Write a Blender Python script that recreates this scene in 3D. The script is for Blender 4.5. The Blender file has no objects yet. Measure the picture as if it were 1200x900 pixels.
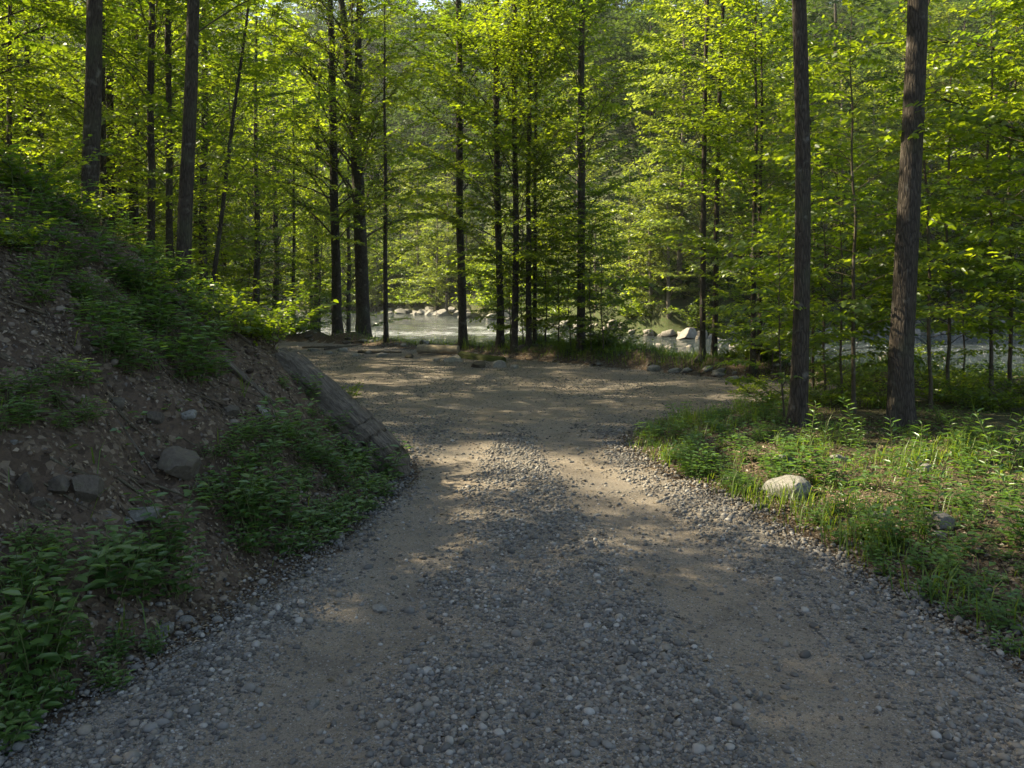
import bpy, math, random
import numpy as np
from mathutils import Vector

S = bpy.context.scene
COL = S.collection
# ------------------------------------------------------------------ camera, sky, sun, exposure
CAM_H, FPX, HOR = 1.9, 1000.0, 335.0          # eye height (m), focal length and horizon row in photo pixels (1200x900)
cam = bpy.data.cameras.new('camera'); camo = bpy.data.objects.new('camera', cam); COL.objects.link(camo)
cam.sensor_width = 36; cam.lens = 36 * FPX / 1200; cam.shift_y = -(450 - HOR) / 1200
cam.clip_start = .1; cam.clip_end = 3000
camo.location = (0, 0, CAM_H); camo.rotation_euler = (math.radians(90), 0, 0)
S.camera = camo
SUN_EL, SUN_AZ = 37.0, -70.0                   # azimuth from +Y (view direction), negative = left
world = bpy.data.worlds.new('World'); S.world = world; world.use_nodes = True
wn = world.node_tree.nodes; sky = wn.new('ShaderNodeTexSky'); sky.sky_type = 'NISHITA'; sky.sun_disc = False
sky.sun_elevation = math.radians(SUN_EL); sky.sun_rotation = math.radians(SUN_AZ); sky.dust_density = 2.0
world.node_tree.links.new(sky.outputs[0], wn['Background'].inputs[0]); wn['Background'].inputs[1].default_value = .09
sl = bpy.data.lights.new('sun', 'SUN'); sl.energy = 5.0; sl.angle = math.radians(.5); sl.color = (1, .88, .66)
slo = bpy.data.objects.new('sun', sl); COL.objects.link(slo)
_a, _e = math.radians(SUN_AZ), math.radians(SUN_EL)
SUNV = Vector((math.sin(_a) * math.cos(_e), math.cos(_a) * math.cos(_e), math.sin(_e)))
slo.rotation_euler = SUNV.to_track_quat('Z', 'Y').to_euler(); slo.location = (-30, 30, 40)
S.view_settings.view_transform = 'Standard'; S.view_settings.look = 'None'; S.view_settings.gamma = 1
S.view_settings.exposure = 2.12
S.view_settings.use_white_balance = True; S.view_settings.white_balance_temperature = 7250; S.view_settings.white_balance_tint = 7
S.render.engine = 'CYCLES'
cy = S.cycles; cy.volume_bounces = 0; cy.max_bounces = 6; cy.diffuse_bounces = 3; cy.glossy_bounces = 2; cy.transmission_bounces = 3
cy.transparent_max_bounces = 4; cy.caustics_reflective = False; cy.caustics_refractive = False; cy.sample_clamp_indirect = 4

# ------------------------------------------------------------------ noise
def _hash(i, j, s):
    h = (i.astype(np.int64) * 374761393 + j.astype(np.int64) * 668265263 + s * 1442695041) & 0xffffffff
    h = ((h ^ (h >> 13)) * 1274126177) & 0xffffffff
    return ((h ^ (h >> 16)) & 0xffff) / 65535.0
def vnoise(x, y, s=0):
    x = np.asarray(x, float); y = np.asarray(y, float)
    i = np.floor(x); j = np.floor(y); u = x - i; v = y - j
    u = u * u * (3 - 2 * u); v = v * v * (3 - 2 * v)
    a = _hash(i, j, s); b = _hash(i + 1, j, s); c = _hash(i, j + 1, s); d = _hash(i + 1, j + 1, s)
    return (a + (b - a) * u) * (1 - v) + (c + (d - c) * u) * v
def fbm(x, y, s=0, o=4):
    t = 0; a = .5
    for k in range(o):
        t = t + a * (vnoise(x, y, s + k * 17) - .5); x = np.asarray(x) * 2.03; y = np.asarray(y) * 2.03; a *= .5
    return t
def sstep(a, b, x):
    t = np.clip((x - a) / (b - a), 0, 1); return t * t * (3 - 2 * t)

# ------------------------------------------------------------------ the lie of the land
TOE_Y = [-60, -10, 0, 3.4, 4.2, 5.35, 6.44, 7.6, 8.6, 9.3, 10.2, 11.5, 14, 18, 24, 30, 45, 70, 120]
TOE_X = [-3.6, -3.4, -2.9, -2.2, -1.95, -1.62, -1.38, -1.2, -1.12, -1.3, -2.2, -3.1, -4.0, -5.4, -7.6, -11, -24, -45, -80]
def toe(y): return np.interp(y, TOE_Y, TOE_X)
NEAR_X = [-200, -40, -20, -12, -8, -4, 0, 4, 8, 14, 22, 60, 300]
NEAR_Y = [80, 60, 50, 45, 40, 35, 31, 28, 25, 24, 23, 24, 40]
FAR_X = [-300, -60, -30, -15, -6, 0, 4, 7, 10, 14, 20, 30, 45, 80, 300]
FAR_Y = [130, 118, 112, 104, 92, 80, 68, 59, 54, 52, 54, 60, 66, 76, 110]
def near_y(x): return np.interp(x, NEAR_X, NEAR_Y)
def far_y(x): return np.interp(x, FAR_X, FAR_Y) + 1.5 * fbm(np.asarray(x) * .3, np.asarray(x) * 0 + 3, 5)
ROAD = np.array([(-3.1, -60), (-3.0, -10), (-2.5, 0), (-2.05, 3.4), (-1.8, 4.2), (-1.5, 5.35), (-1.25, 6.44), (-1.05, 7.6), (-.98, 8.7), (-1.15, 9.5),
    (-1.95, 10.6), (-2.8, 12), (-3.6, 14), (-4.9, 18), (-6.4, 23.7), (-8.2, 27.5), (-7.6, 29.3), (-5, 27.4), (-2.5, 25), (-.5, 22.6), (2, 20.2), (4, 18), (5.6, 17),
    (6.4, 16.2), (5.6, 15.2), (4.5, 14.4), (3.4, 13.2), (2.2, 12.1), (1.45, 10.9), (1.28, 9.8), (1.5, 8.6), (1.95, 7.2), (2.25, 5.6), (2.5, 4.4), (2.8, 3), (3.1, 0), (3.2, -10), (3.2, -60)], float)
def road_sd(x, y):
    """signed distance to the gravel (negative inside)"""
    x = np.asarray(x, float); y = np.asarray(y, float); d = np.full(x.shape, 1e9); ins = np.zeros(x.shape, bool)
    n = len(ROAD)
    for k in range(n):
        a = ROAD[k]; b = ROAD[(k + 1) % n]; e = b - a
        t = np.clip(((x - a[0]) * e[0] + (y - a[1]) * e[1]) / (e @ e), 0, 1)
        d = np.minimum(d, np.hypot(x - a[0] - t * e[0], y - a[1] - t * e[1]))
        c = ((a[1] > y) != (b[1] > y)) & (x < (b[0] - a[0]) * (y - a[1]) / (b[1] - a[1] + 1e-12) + a[0])
        ins ^= c
    return np.where(ins, -d, d)
TRK = [([-10, 3.36, 5.2, 7.2, 10.3, 13, 17], [-1.05, -.92, -.84, -.72, -.57, -.2, 1.0]), ([-10, 3.4, 4.6, 6.67, 8.8, 11, 14, 17], [1.4, 1.4, 1.34, 1.07, .8, .6, -.2, -2])]
def track(x, y):
    m = 0
    for ys, xs in TRK:
        c = np.interp(y, ys, xs); m = np.maximum(m, 1.0 * (1 - sstep(.12, .56, np.abs(x - c) + .4 * fbm(x * 2.2, y * 1.0, 9) + .22 * fbm(x * 9, y * 7, 10))))
    lot = sstep(8.5, 17, y)
    return np.maximum(m, lot * (.55 + .9 * fbm(x * .5, y * .35, 21)))
def height(x, y):
    x = np.asarray(x, float); y = np.asarray(y, float)
    sd = road_sd(x, y)
    inr = sstep(.3, -.3, sd)
    # bank on the left, a spur whose nose ends beside the road
    u = toe(y) - x + .12 * fbm(x * 1.5, y * 1.5, 3)
    steep = np.interp(y, [0, 9.5, 12, 18, 30, 60], [.84, .84, .66, .42, .25, .22])
    up = np.maximum(u, 0)
    prof = np.where(up < .2, up * up / .4, up - .1)
    prof = np.minimum(prof, 3.4) + .62 * np.clip(prof - 3.4, 0, 10.8) + .3 * np.clip(prof - 14.2, 0, 60)
    bank = steep * prof + .12 * sstep(.3, 1.6, up) * sstep(4, 2, up)
    rough = sstep(.1, .8, up)
    bank = bank + rough * (.28 * fbm(x * .9, y * .9, 31) + .26 * fbm(x * 2.6, y * 2.6, 32, 4) - .10 * sstep(.62, .8, vnoise(x * 1.2, y * 4.2, 34)) + .05 * fbm(x * 9, y * 9, 33, 3))
    # right verge and flat wood on the right
    v = np.where(x > 0, np.maximum(sd, 0), 0)
    verge = .16 * sstep(.1, 1.4, v) + .35 * fbm(x * .35, y * .35, 41) * sstep(.3, 3, v) + .07 * fbm(x * 2.2, y * 2.2, 42) * sstep(.1, .8, v)
    # low berm round the far end of the turnaround
    berm = np.where((y > 14.5) & (sd > 0), .24 * np.exp(-((sd - .75) / .5) ** 2) * (.6 + 1.2 * vnoise(x * 1.3, y * 1.3, 44)), 0)
    # road
    trk = track(x, y)
    road = inr * (-.028 * trk * (1 - sstep(8, 13, y)) + .03 * fbm(x * .8, y * .5, 51) + .016 * fbm(x * 4, y * 4, 52))
    far_d = y - near_y(x)
    z = bank + verge + berm + road + .02 * fbm(x * 6, y * 6, 61) * (1 - inr)
    # river cut
    cut = sstep(-9, 2.5, far_d)
    z = z * (1 - cut) + (-2.2 + .35 * fbm(x * .4, y * .4, 71)) * cut
    fy = far_y(x); t = y - fy
    cap = np.interp(x, [-300, -120, -60, -10, 30, 70, 160, 400], [120, 118, 110, 86, 50, 92, 98, 98])
    rise = np.clip(np.interp(x, [-60, -10, 30, 70], [.88, .74, .50, .70]) * t, 0, None); rise = cap * (1 - np.exp(-rise / cap)) + 2.0 * fbm(x * .05, y * .05, 81) * sstep(0, 30, t)
    hill = -1.75 + .35 * sstep(-1.5, 1.5, t) + np.where(t > 0, np.minimum(.5 * t, 1.2), 0) + np.where(t > 2, rise, 0)
    z = np.where(t > -1.5, np.maximum(z * (1 - sstep(-1.5, 0, t)) + hill * sstep(-1.5, 0, t), z * 0 - 3), z)
    return z
WATER = -1.35
def hz(x, y): return float(height(np.array([x]), np.array([y]))[0])
def P(px, py):
    """where the view ray through a photo pixel meets the land: a convenient way to read a place off the photograph"""
    d = np.arange(2.6, 34, .2)
    while not (height((px - 600) / FPX * d, d) >= CAM_H - (py - HOR) / FPX * d).any(): py += 3
    for st in (.2, .01):
        X = (px - 600) / FPX * d; Z = CAM_H - (py - HOR) / FPX * d; h = height(X, d)
        k = int(np.argmax(h >= Z)); x, y, z = float(X[k]), float(d[k]), float(h[k]); d = np.arange(y - .2, y + .011, .01)
    return x, y, z

# ------------------------------------------------------------------ mesh building
class Geo:
    def __init__(s): s.v = []; s.f = []; s.t = []; s.m = []; s.n = 0
    def add(s, v, f, tint=.5, mat=0):
        v = np.asarray(v, np.float32).reshape(-1, 3); f = np.asarray(f, np.int32)
        s.v.append(v); s.f.append(f + s.n); s.n += len(v)
        t = np.empty(len(f), np.float32); t[:] = tint; s.t.append(t); s.m.append(np.full(len(f), mat, np.int32))
    def mesh(s, name, mats, smooth=True):
        me = bpy.data.meshes.new(name)
        v = np.concatenate(s.v); me.vertices.add(len(v)); me.vertices.foreach_set('co', v.ravel())
        loops = np.concatenate([f.ravel() for f in s.f]); sizes = np.concatenate([np.full(len(f), f.shape[1], np.int32) for f in s.f])
        me.loops.add(len(loops)); me.loops.foreach_set('vertex_index', loops)
        me.polygons.add(len(sizes)); me.polygons.foreach_set('loop_start', np.concatenate([[0], np.cumsum(sizes)[:-1]]).astype(np.int32))
        me.polygons.foreach_set('material_index', np.concatenate(s.m))
        me.polygons.foreach_set('use_smooth', np.full(len(sizes), smooth))
        a = me.attributes.new('tint', 'FLOAT', 'FACE'); a.data.foreach_set('value', np.concatenate(s.t))
        me.update(calc_edges=True)
        for m in (mats if isinstance(mats, (list, tuple)) else [mats]): me.materials.append(m)
        return me
def link(name, me, parent=None, loc=(0, 0, 0), rz=0, sc=1):
    o = bpy.data.objects.new(name, me); COL.objects.link(o); o.location = loc; o.rotation_euler = (0, 0, rz)
    o.scale = (sc, sc, sc) if np.isscalar(sc) else sc
    if parent: o.parent = parent
    return o
def tag(o, label, cat, group=None, kind=None):
    if label: o['label'] = label
    if cat: o['category'] = cat
    if group: o['group'] = group
    if kind: o['kind'] = kind
    return o
def empty(name, loc, label, cat, group=None, rz=0, sc=1):
    return tag(link(name, None, None, loc, rz, sc), label, cat, group)
def norm(a): return a / (np.linalg.norm(a, axis=-1, keepdims=True) + 1e-9)
def tube(g, pts, rad, sides=6, tint=.5, mat=0, wob=0, rng=None, cap=True, flare=0):
    pts = np.asarray(pts, float); n = len(pts); rad = np.broadcast_to(np.asarray(rad, float), (n,))
    d = norm(np.gradient(pts, axis=0)); ref = np.array([0, 0, 1.]) if abs(d[:, 2]).mean() < .8 else np.array([1., 0, 0])
    a = norm(np.cross(d, ref)); b = np.cross(d, a); th = np.arange(sides) / sides * 2 * np.pi
    R = rad[:, None] * np.ones(sides)
    if flare: R = R * (1 + flare * np.exp(-np.maximum(pts[:, 2:3], 0) / .22) * np.cos(th * 4 + 1.3 * np.sin(th + pts[0, 0]) + rad[0] * 90)[None])
    if wob and rng is not None: R = R * (1 + wob * (rng.random((n, sides)) - .5))
    v = pts[:, None] + R[..., None] * (np.cos(th)[None, :, None] * a[:, None] + np.sin(th)[None, :, None] * b[:, None])
    i = np.arange(n - 1)[:, None] * sides; j = np.arange(sides)[None]; k = (j + 1) % sides
    g.add(v.reshape(-1, 3), np.stack([i + j, i + k, i + sides + k, i + sides + j], -1).reshape(-1, 4), tint, mat)
    if cap and sides > 4:
        for r, o in ((0, 1), (n - 1, -1)):
            c = np.concatenate([pts[r:r + 1], v[r]]); q = np.arange(sides)
            f = np.stack([np.zeros(sides, int), 1 + q, 1 + (q + 1) % sides], -1); g.add(c, f[:, ::-o] if o == 1 else f, tint, mat)
def leaves(g, pos, d, nrm, L, W, tint, fold=.18, droop=.12, mat=0, hexa=False):
    pos = np.asarray(pos); N = len(pos)
    if not N: return
    L = np.broadcast_to(L, (N,))[:, None]; W = np.broadcast_to(W, (N,))[:, None] * .5
    d = norm(d); s = norm(np.cross(nrm, d)); n = np.cross(d, s)
    i = np.arange(N)[:, None]
    if hexa:
        v = np.stack([pos, pos + d * L * .3 + s * W * .95 + n * fold * W, pos + d * L * .68 + s * W * .75 + n * (fold * W - droop * L * .4), pos + d * L - n * droop * L,
                      pos + d * L * .68 - s * W * .75 + n * (fold * W - droop * L * .4), pos + d * L * .3 - s * W * .95 + n * fold * W], 1)
        f = np.concatenate([i * 6 + np.array([0, 5, 4, 3]), i * 6 + np.array([0, 3, 2, 1])], 0)
    else:
        v = np.stack([pos, pos + d * L * .42 - s * W + n * fold * W, pos + d * L - n * droop * L, pos + d * L * .42 + s * W + n * fold * W], 1)
        f = np.concatenate([i * 4 + np.array([0, 1, 2]), i * 4 + np.array([0, 2, 3])], 0)
    g.add(v.reshape(-1, 3), f, np.concatenate([tint, tint]) if not np.isscalar(tint) else tint, mat)
def blades(g, pos, hgt, wid, az, lean, tint, mat=0):
    """grass blades: three-vertex-row strips bending over"""
    N = len(pos); h = hgt[:, None]; w = wid[:, None] * .5
    f_ = np.stack([np.cos(az), np.sin(az), 0 * az], 1); s = np.stack([-np.sin(az), np.cos(az), 0 * az], 1); up = np.array([0, 0, 1.])
    l = lean[:, None]; p1 = pos + up * h * .55 + f_ * h * .25 * l; p2 = pos + up * h * (1 - .25 * l) + f_ * h * .8 * l
    v = np.stack([pos - s * w, pos + s * w, p1 - s * w * .8, p1 + s * w * .8, p2], 1)
    i = np.arange(N)[:, None] * 5
    g.add(v.reshape(-1, 3), i + np.array([0, 1, 3, 2]), tint, mat); g.n -= 0
    g.f.append((i + np.array([2, 3, 4])).astype(np.int32) + g.n - N * 5); t = np.empty(N, np.float32); t[:] = tint; g.t.append(t); g.m.append(np.full(N, mat, np.int32))

# ------------------------------------------------------------------ materials
def new_mat(name):
    m = bpy.data.materials.new(name); m.use_nodes = True; nt = m.node_tree; nt.nodes.clear(); return m, nt
def N(nt, t, **k):
    n = nt.nodes.new('ShaderNode' + t)
    for a, b in k.items():
        if a in n.inputs: n.inputs[a].default_value = b
        else: setattr(n, a, b)
    return n
def L(nt, a, b): nt.links.new(a, b)
def ramp(nt, fac, stops):
    r = N(nt, 'ValToRGB'); e = r.color_ramp.elements
    while len(e) < len(stops): e.new(.5)
    for q, (p, c) in zip(e, stops): q.position = p; q.color = (*c, 1) if len(c) == 3 else c
    L(nt, fac, r.inputs[0]); return r.outputs[0]
def attr(nt, n): return N(nt, 'Attribute', attribute_name=n).outputs['Fac']
def mixc(nt, f, a, b, blend='MIX'):
    m = N(nt, 'Mix', data_type='RGBA', blend_type=blend)
    for s_, v in ((m.inputs[0], f), (m.inputs[6], a), (m.inputs[7], b)):
        if hasattr(v, 'is_output'): L(nt, v, s_)
        else: s_.default_value = v if np.isscalar(v) else (*v, 1)
    return m.outputs[2]
def math_(nt, op, a, b=0.0, clamp=False):
    m = N(nt, 'Math', operation=op, use_clamp=clamp)
    for s_, v in ((m.inputs[0], a), (m.inputs[1], b)):
        if hasattr(v, 'is_output'): L(nt, v, s_)
        else: s_.default_value = v
    return m.outputs[0]
def out(nt, sh): o = N(nt, 'OutputMaterial'); L(nt, sh, o.inputs[0])
def coords(nt, kind='Object', scale=(1, 1, 1)):
    if kind == 'Position': c = N(nt, 'NewGeometry').outputs['Position']
    else: c = N(nt, 'TexCoord').outputs[kind]
    m = N(nt, 'Mapping'); m.inputs['Scale'].default_value = scale; L(nt, c, m.inputs[0]); return m.outputs[0]
def noise(nt, v, scale, detail=4, rough=.55): n = N(nt, 'TexNoise', Scale=scale, Detail=detail, Roughness=rough); L(nt, v, n.inputs['Vector']); return n.outputs['Fac']
def voro(nt, v, scale, feature='F1'): n = N(nt, 'TexVoronoi', feature=feature, Scale=scale); L(nt, v, n.inputs['Vector']); return n
def bump(nt, h, strength=.5, dist=.02, prev=None):
    b = N(nt, 'Bump', Strength=strength, Distance=dist); L(nt, h, b.inputs['Height'])
    if prev: L(nt, prev, b.inputs['Normal'])
    return b.outputs[0]
def principled(nt, col, rough=.9, nrm=None, spec=.3):
    p = N(nt, 'BsdfPrincipled')
    for k, v in (('Base Color', col), ('Roughness', rough), ('Specular IOR Level', spec)):
        if hasattr(v, 'is_output'): L(nt, v, p.inputs[k])
        else: p.inputs[k].default_value = v if np.isscalar(v) else (*v, 1)
    if nrm: L(nt, nrm, p.inputs['Normal'])
    return p.outputs[0]

def leaf_mat(name, dark, light, tr_dark, tr_light, trans=.5, gloss=.06):
    m, nt = new_mat(name)
    t = attr(nt, 'tint'); oi = N(nt, 'ObjectInfo').outputs['Random']
    f = math_(nt, 'ADD', math_(nt, 'MULTIPLY', t, .75), math_(nt, 'MULTIPLY', oi, .25))
    c1 = ramp(nt, f, [(.05, dark), (.9, light)]); c2 = ramp(nt, f, [(.05, tr_dark), (.9, tr_light)])
    d = N(nt, 'BsdfDiffuse'); L(nt, c1, d.inputs[0]); tr = N(nt, 'BsdfTranslucent'); L(nt, c2, tr.inputs[0])
    mx = N(nt, 'MixShader'); mx.inputs[0].default_value = trans; L(nt, d.outputs[0], mx.inputs[1]); L(nt, tr.outputs[0], mx.inputs[2])
    g = N(nt, 'BsdfGlossy', Roughness=.42); g.inputs[0].default_value = (.9, .95, 1, 1)
    m2 = N(nt, 'MixShader'); m2.inputs[0].default_value = gloss; L(nt, mx.outputs[0], m2.inputs[1]); L(nt, g.outputs[0], m2.inputs[2])
    out(nt, m2.outputs[0]); return m
M = {}
M['leaf'] = leaf_mat('green_leaf', (.026, .062, .007), (.100, .155, .016), (.10, .21, .010), (.41, .50, .022), .60, .035)
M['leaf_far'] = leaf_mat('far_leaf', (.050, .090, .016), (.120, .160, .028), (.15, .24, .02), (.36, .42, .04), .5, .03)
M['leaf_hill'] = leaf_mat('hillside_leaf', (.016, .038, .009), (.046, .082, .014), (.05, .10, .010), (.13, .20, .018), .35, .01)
M['weed'] = leaf_mat('weed_leaf', (.035, .090, .018), (.075, .150, .028), (.08, .18, .015), (.20, .33, .03), .45)
M['grass'] = leaf_mat('grass_blade', (.045, .095, .015), (.105, .155, .025), (.11, .21, .02), (.28, .36, .03), .45, .02)
M['litter'] = leaf_mat('dry_leaf', (.034, .024, .016), (.225, .172, .115), (.03, .02, .01), (.09, .05, .02), .2, .04)

def bark_mat(name, c1, c2, sc=1.0, dist=.02):
    m, nt = new_mat(name)
    v = coords(nt, 'Position', (1, 1, .16)); v2 = coords(nt, 'Position')
    w = voro(nt, v, 42 * sc, 'DISTANCE_TO_EDGE').outputs['Distance']
    n = noise(nt, v, 30 * sc, 6, .65); n2 = noise(nt, v2, 1.6, 4); n3 = noise(nt, v2, 5, 5)
    h = math_(nt, 'ADD', math_(nt, 'MULTIPLY', math_(nt, 'MINIMUM', w, .25), 2.4), n)
    c = mixc(nt, ramp(nt, h, [(.3, (0, 0, 0)), (1.0, (1, 1, 1))]), c1, c2)
    c = mixc(nt, ramp(nt, n2, [(.5, (0, 0, 0)), (.72, (.55, .55, .55))]), c, (.075, .085, .05))
    c = mixc(nt, ramp(nt, n3, [(.6, (0, 0, 0)), (.7, (.5, .5, .5))]), c, (.20, .19, .17))
    out(nt, principled(nt, c, .92, bump(nt, h, .9, dist), .2)); return m
M['bark'] = bark_mat('furrowed_bark', (.013, .011, .009), (.062, .051, .042))
M['bark_grey'] = bark_mat('grey_bark', (.060, .050, .042), (.175, .150, .125), 1.6, .008)
M['twig'] = bark_mat('twig_bark', (.035, .028, .020), (.085, .068, .05), 2.5, .004)

def rock_mat(name, c1, c2, moss=.35):
    m, nt = new_mat(name); v = coords(nt, 'Object')
    t = attr(nt, 'tint'); oi = N(nt, 'ObjectInfo').outputs['Random']
    n = noise(nt, v, 5, 8, .62); n2 = noise(nt, v, 26, 5, .6); n3 = noise(nt, v, 2.2, 4); cr = voro(nt, v, 4, 'DISTANCE_TO_EDGE').outputs['Distance']
    c = mixc(nt, ramp(nt, n, [(.35, (0, 0, 0)), (.68, (1, 1, 1))]), c1, c2)
    c = mixc(nt, math_(nt, 'MULTIPLY', n2, .5), c, (.06, .055, .05), 'MIX')
    c = mixc(nt, .3, c, mixc(nt, oi, c1, c2))
    c = mixc(nt, ramp(nt, n3, [(.52, (0, 0, 0)), (.75, (moss, moss, moss))]), c, (.07, .075, .04))
    h = math_(nt, 'ADD', math_(nt, 'MULTIPLY', n, .7), math_(nt, 'MULTIPLY', n2, .3))
    out(nt, principled(nt, c, .85, bump(nt, h, .7, .03), .25)); return m
M['rock'] = rock_mat('grey_rock', (.10, .096, .09), (.30, .295, .28), .3)
M['rock_pale'] = rock_mat('pale_river_rock', (.13, .118, .105), (.33, .305, .28), .2)
M['rock_bank'] = rock_mat('earthy_rock', (.045, .036, .028), (.11, .092, .073), .5)

# gravel pebbles: colour follows the stone
m, nt = new_mat('pebble'); t = attr(nt, 'tint')
c = ramp(nt, t, [(0, (.042, .040, .038)), (.25, (.075, .073, .071)), (.6, (.145, .143, .140)), (.85, (.17, .148, .122)), (1, (.30, .295, .285))])
v = coords(nt, 'Object'); n = noise(nt, v, 60, 5, .6)
c = mixc(nt, math_(nt, 'MULTIPLY', n, .45), c, (.085, .075, .065))
out(nt, principled(nt, c, .8, bump(nt, n, .5, .004), .3)); M['pebble'] = m

def soil_parts(nt):
    v = coords(nt, 'Object')
    return v, noise(nt, v, .7, 5), noise(nt, v, 9, 6, .65), noise(nt, v, 55, 5, .7)
# road
m, nt = new_mat('gravel_and_dirt'); v, n0, n1, n2 = soil_parts(nt)
trk = attr(nt, 'track')
dirt = mixc(nt, n1, (.135, .106, .078), (.245, .203, .157)); dirt = mixc(nt, ramp(nt, n0, [(.35, (0, 0, 0)), (.7, (.6, .6, .6))]), dirt, (.165, .155, .145))
n3 = noise(nt, v, 170, 4, .7); n4 = noise(nt, v, 2.6, 6, .7)
dirt = mixc(nt, ramp(nt, n2, [(.5, (0, 0, 0)), (.66, (.8, .8, .8))]), dirt, (.062, .050, .040)); dirt = mixc(nt, ramp(nt, n3, [(.56, (0, 0, 0)), (.64, (.8, .8, .8))]), dirt, (.32, .30, .27)); dirt = mixc(nt, ramp(nt, n3, [(.34, (.8, .8, .8)), (.42, (0, 0, 0))]), dirt, (.045, .037, .03))
dirt = mixc(nt, ramp(nt, n4, [(.48, (0, 0, 0)), (.66, (.6, .6, .6))]), dirt, (.085, .072, .06))
vn = N(nt, 'VectorMath', operation='ADD'); L(nt, v, vn.inputs[0])
nc = N(nt, 'TexNoise', Scale=14.0); L(nt, v, nc.inputs['Vector']); sc_ = N(nt, 'VectorMath', operation='SCALE'); sc_.inputs['Scale'].default_value = .06; L(nt, nc.outputs['Color'], sc_.inputs[0]); L(nt, sc_.outputs[0], vn.inputs[1])
vo = voro(nt, vn.outputs[0], 34); vo2 = voro(nt, vn.outputs[0], 78)
sep = N(nt, 'SeparateColor'); L(nt, vo.outputs['Color'], sep.inputs[0]); sep2 = N(nt, 'SeparateColor'); L(nt, vo2.outputs['Color'], sep2.inputs[0])
stone = ramp(nt, sep.outputs[0], [(0, (.05, .048, .046)), (.5, (.112, .110, .108)), (.8, (.14, .125, .11)), (1, (.26, .255, .25))])
stone2 = ramp(nt, sep2.outputs[0], [(0, (.09, .088, .088)), (.6, (.165, .16, .16)), (1, (.30, .29, .28))])
edge = math_(nt, 'SUBTRACT', 1.0, math_(nt, 'MULTIPLY', vo.outputs['Distance'], 1.45), True); edge2 = math_(nt, 'SUBTRACT', 1.0, math_(nt, 'MULTIPLY', vo2.outputs['Distance'], 1.45), True)
keep = math_(nt, 'GREATER_THAN', math_(nt, 'ADD', sep.outputs[1], math_(nt, 'MULTIPLY', n1, .4)), math_(nt, 'ADD', .45, math_(nt, 'MULTIPLY', trk, .72)))
keep2 = math_(nt, 'GREATER_THAN', math_(nt, 'ADD', sep2.outputs[1], math_(nt, 'MULTIPLY', n1, .3)), math_(nt, 'ADD', .35, math_(nt, 'MULTIPLY', trk, .62)))
k2 = math_(nt, 'MULTIPLY', keep2, math_(nt, 'GREATER_THAN', edge2, .38)); k1 = math_(nt, 'MULTIPLY', keep, math_(nt, 'GREATER_THAN', edge, .40))
c = mixc(nt, k2, dirt, stone2); c = mixc(nt, k1, c, stone)
h = math_(nt, 'ADD', math_(nt, 'MULTIPLY', k1, math_(nt, 'MULTIPLY', edge, 1.0)), math_(nt, 'ADD', math_(nt, 'MULTIPLY', math_(nt, 'MULTIPLY', k2, edge2), .5), math_(nt, 'ADD', math_(nt, 'MULTIPLY', n2, .6), math_(nt, 'MULTIPLY', n3, .35))))
out(nt, principled(nt, c, .9, bump(nt, h, 1.0, .016), .2)); M['road'] = m
# ground
m, nt = new_mat('forest_floor'); v, n0, n1, n2 = soil_parts(nt)
soil = mixc(nt, n1, (.034, .025, .018), (.100, .072, .052)); soil = mixc(nt, ramp(nt, n2, [(.5, (0, 0, 0)), (.7, (.8, .8, .8))]), soil, (.030, .023, .018))
soil = mixc(nt, ramp(nt, n0, [(.45, (0, 0, 0)), (.7, (.7, .7, .7))]), soil, (.12, .085, .062))
vo = voro(nt, v, 26); sep = N(nt, 'SeparateColor'); L(nt, vo.outputs['Color'], sep.inputs[0])
lit = ramp(nt, sep.outputs[0], [(0, (.035, .025, .018)), (.6, (.085, .062, .045)), (1, (.17, .135, .10))])
c = mixc(nt, math_(nt, 'MULTIPLY', math_(nt, 'GREATER_THAN', sep.outputs[1], .5), .8), soil, lit)
c = mixc(nt, math_(nt, 'MULTIPLY', attr(nt, 'green'), ramp(nt, n1, [(.3, (.4, .4, .4)), (.6, (1, 1, 1))])), c, (.035, .055, .018))
h = math_(nt, 'ADD', math_(nt, 'MULTIPLY', n1, .8), math_(nt, 'ADD', math_(nt, 'MULTIPLY', n2, .35), math_(nt, 'MULTIPLY', vo.outputs['Distance'], .4)))
out(nt, principled(nt, c, .95, bump(nt, h, .9, .04), .15)); M['ground'] = m
# water
m, nt = new_mat('river_water'); v = coords(nt, 'Object', (1, 1, 1)); vs = coords(nt, 'Object', (.55, 1.5, 1))
w1 = noise(nt, vs, 1.3, 5, .6); w2 = noise(nt, vs, 5.5, 4, .6); big = noise(nt, coords(nt, 'Object', (.5, 1, 1)), .16, 3)
foam_sky_n = noise(nt, vs, 2.2, 6, .68)
foam = ramp(nt, math_(nt, 'ADD', math_(nt, 'MULTIPLY', foam_sky_n, .75), math_(nt, 'ADD', math_(nt, 'MULTIPLY', big, .35), attr(nt, 'riffle_sky'))), [(.67, (0, 0, 0)), (.82, (1, 1, 1))])
c = mixc(nt, foam, (.028, .040, .038), (.36, .40, .45))  # foam, plus sky reflection painted as foam on the left reach
h = math_(nt, 'ADD', math_(nt, 'MULTIPLY', w1, 1.0), math_(nt, 'MULTIPLY', w2, .35))
out(nt, principled(nt, c, math_(nt, 'ADD', .07, math_(nt, 'MULTIPLY', foam, .5)), bump(nt, h, 1.0, 1.1), .5)); M['water'] = m
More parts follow.
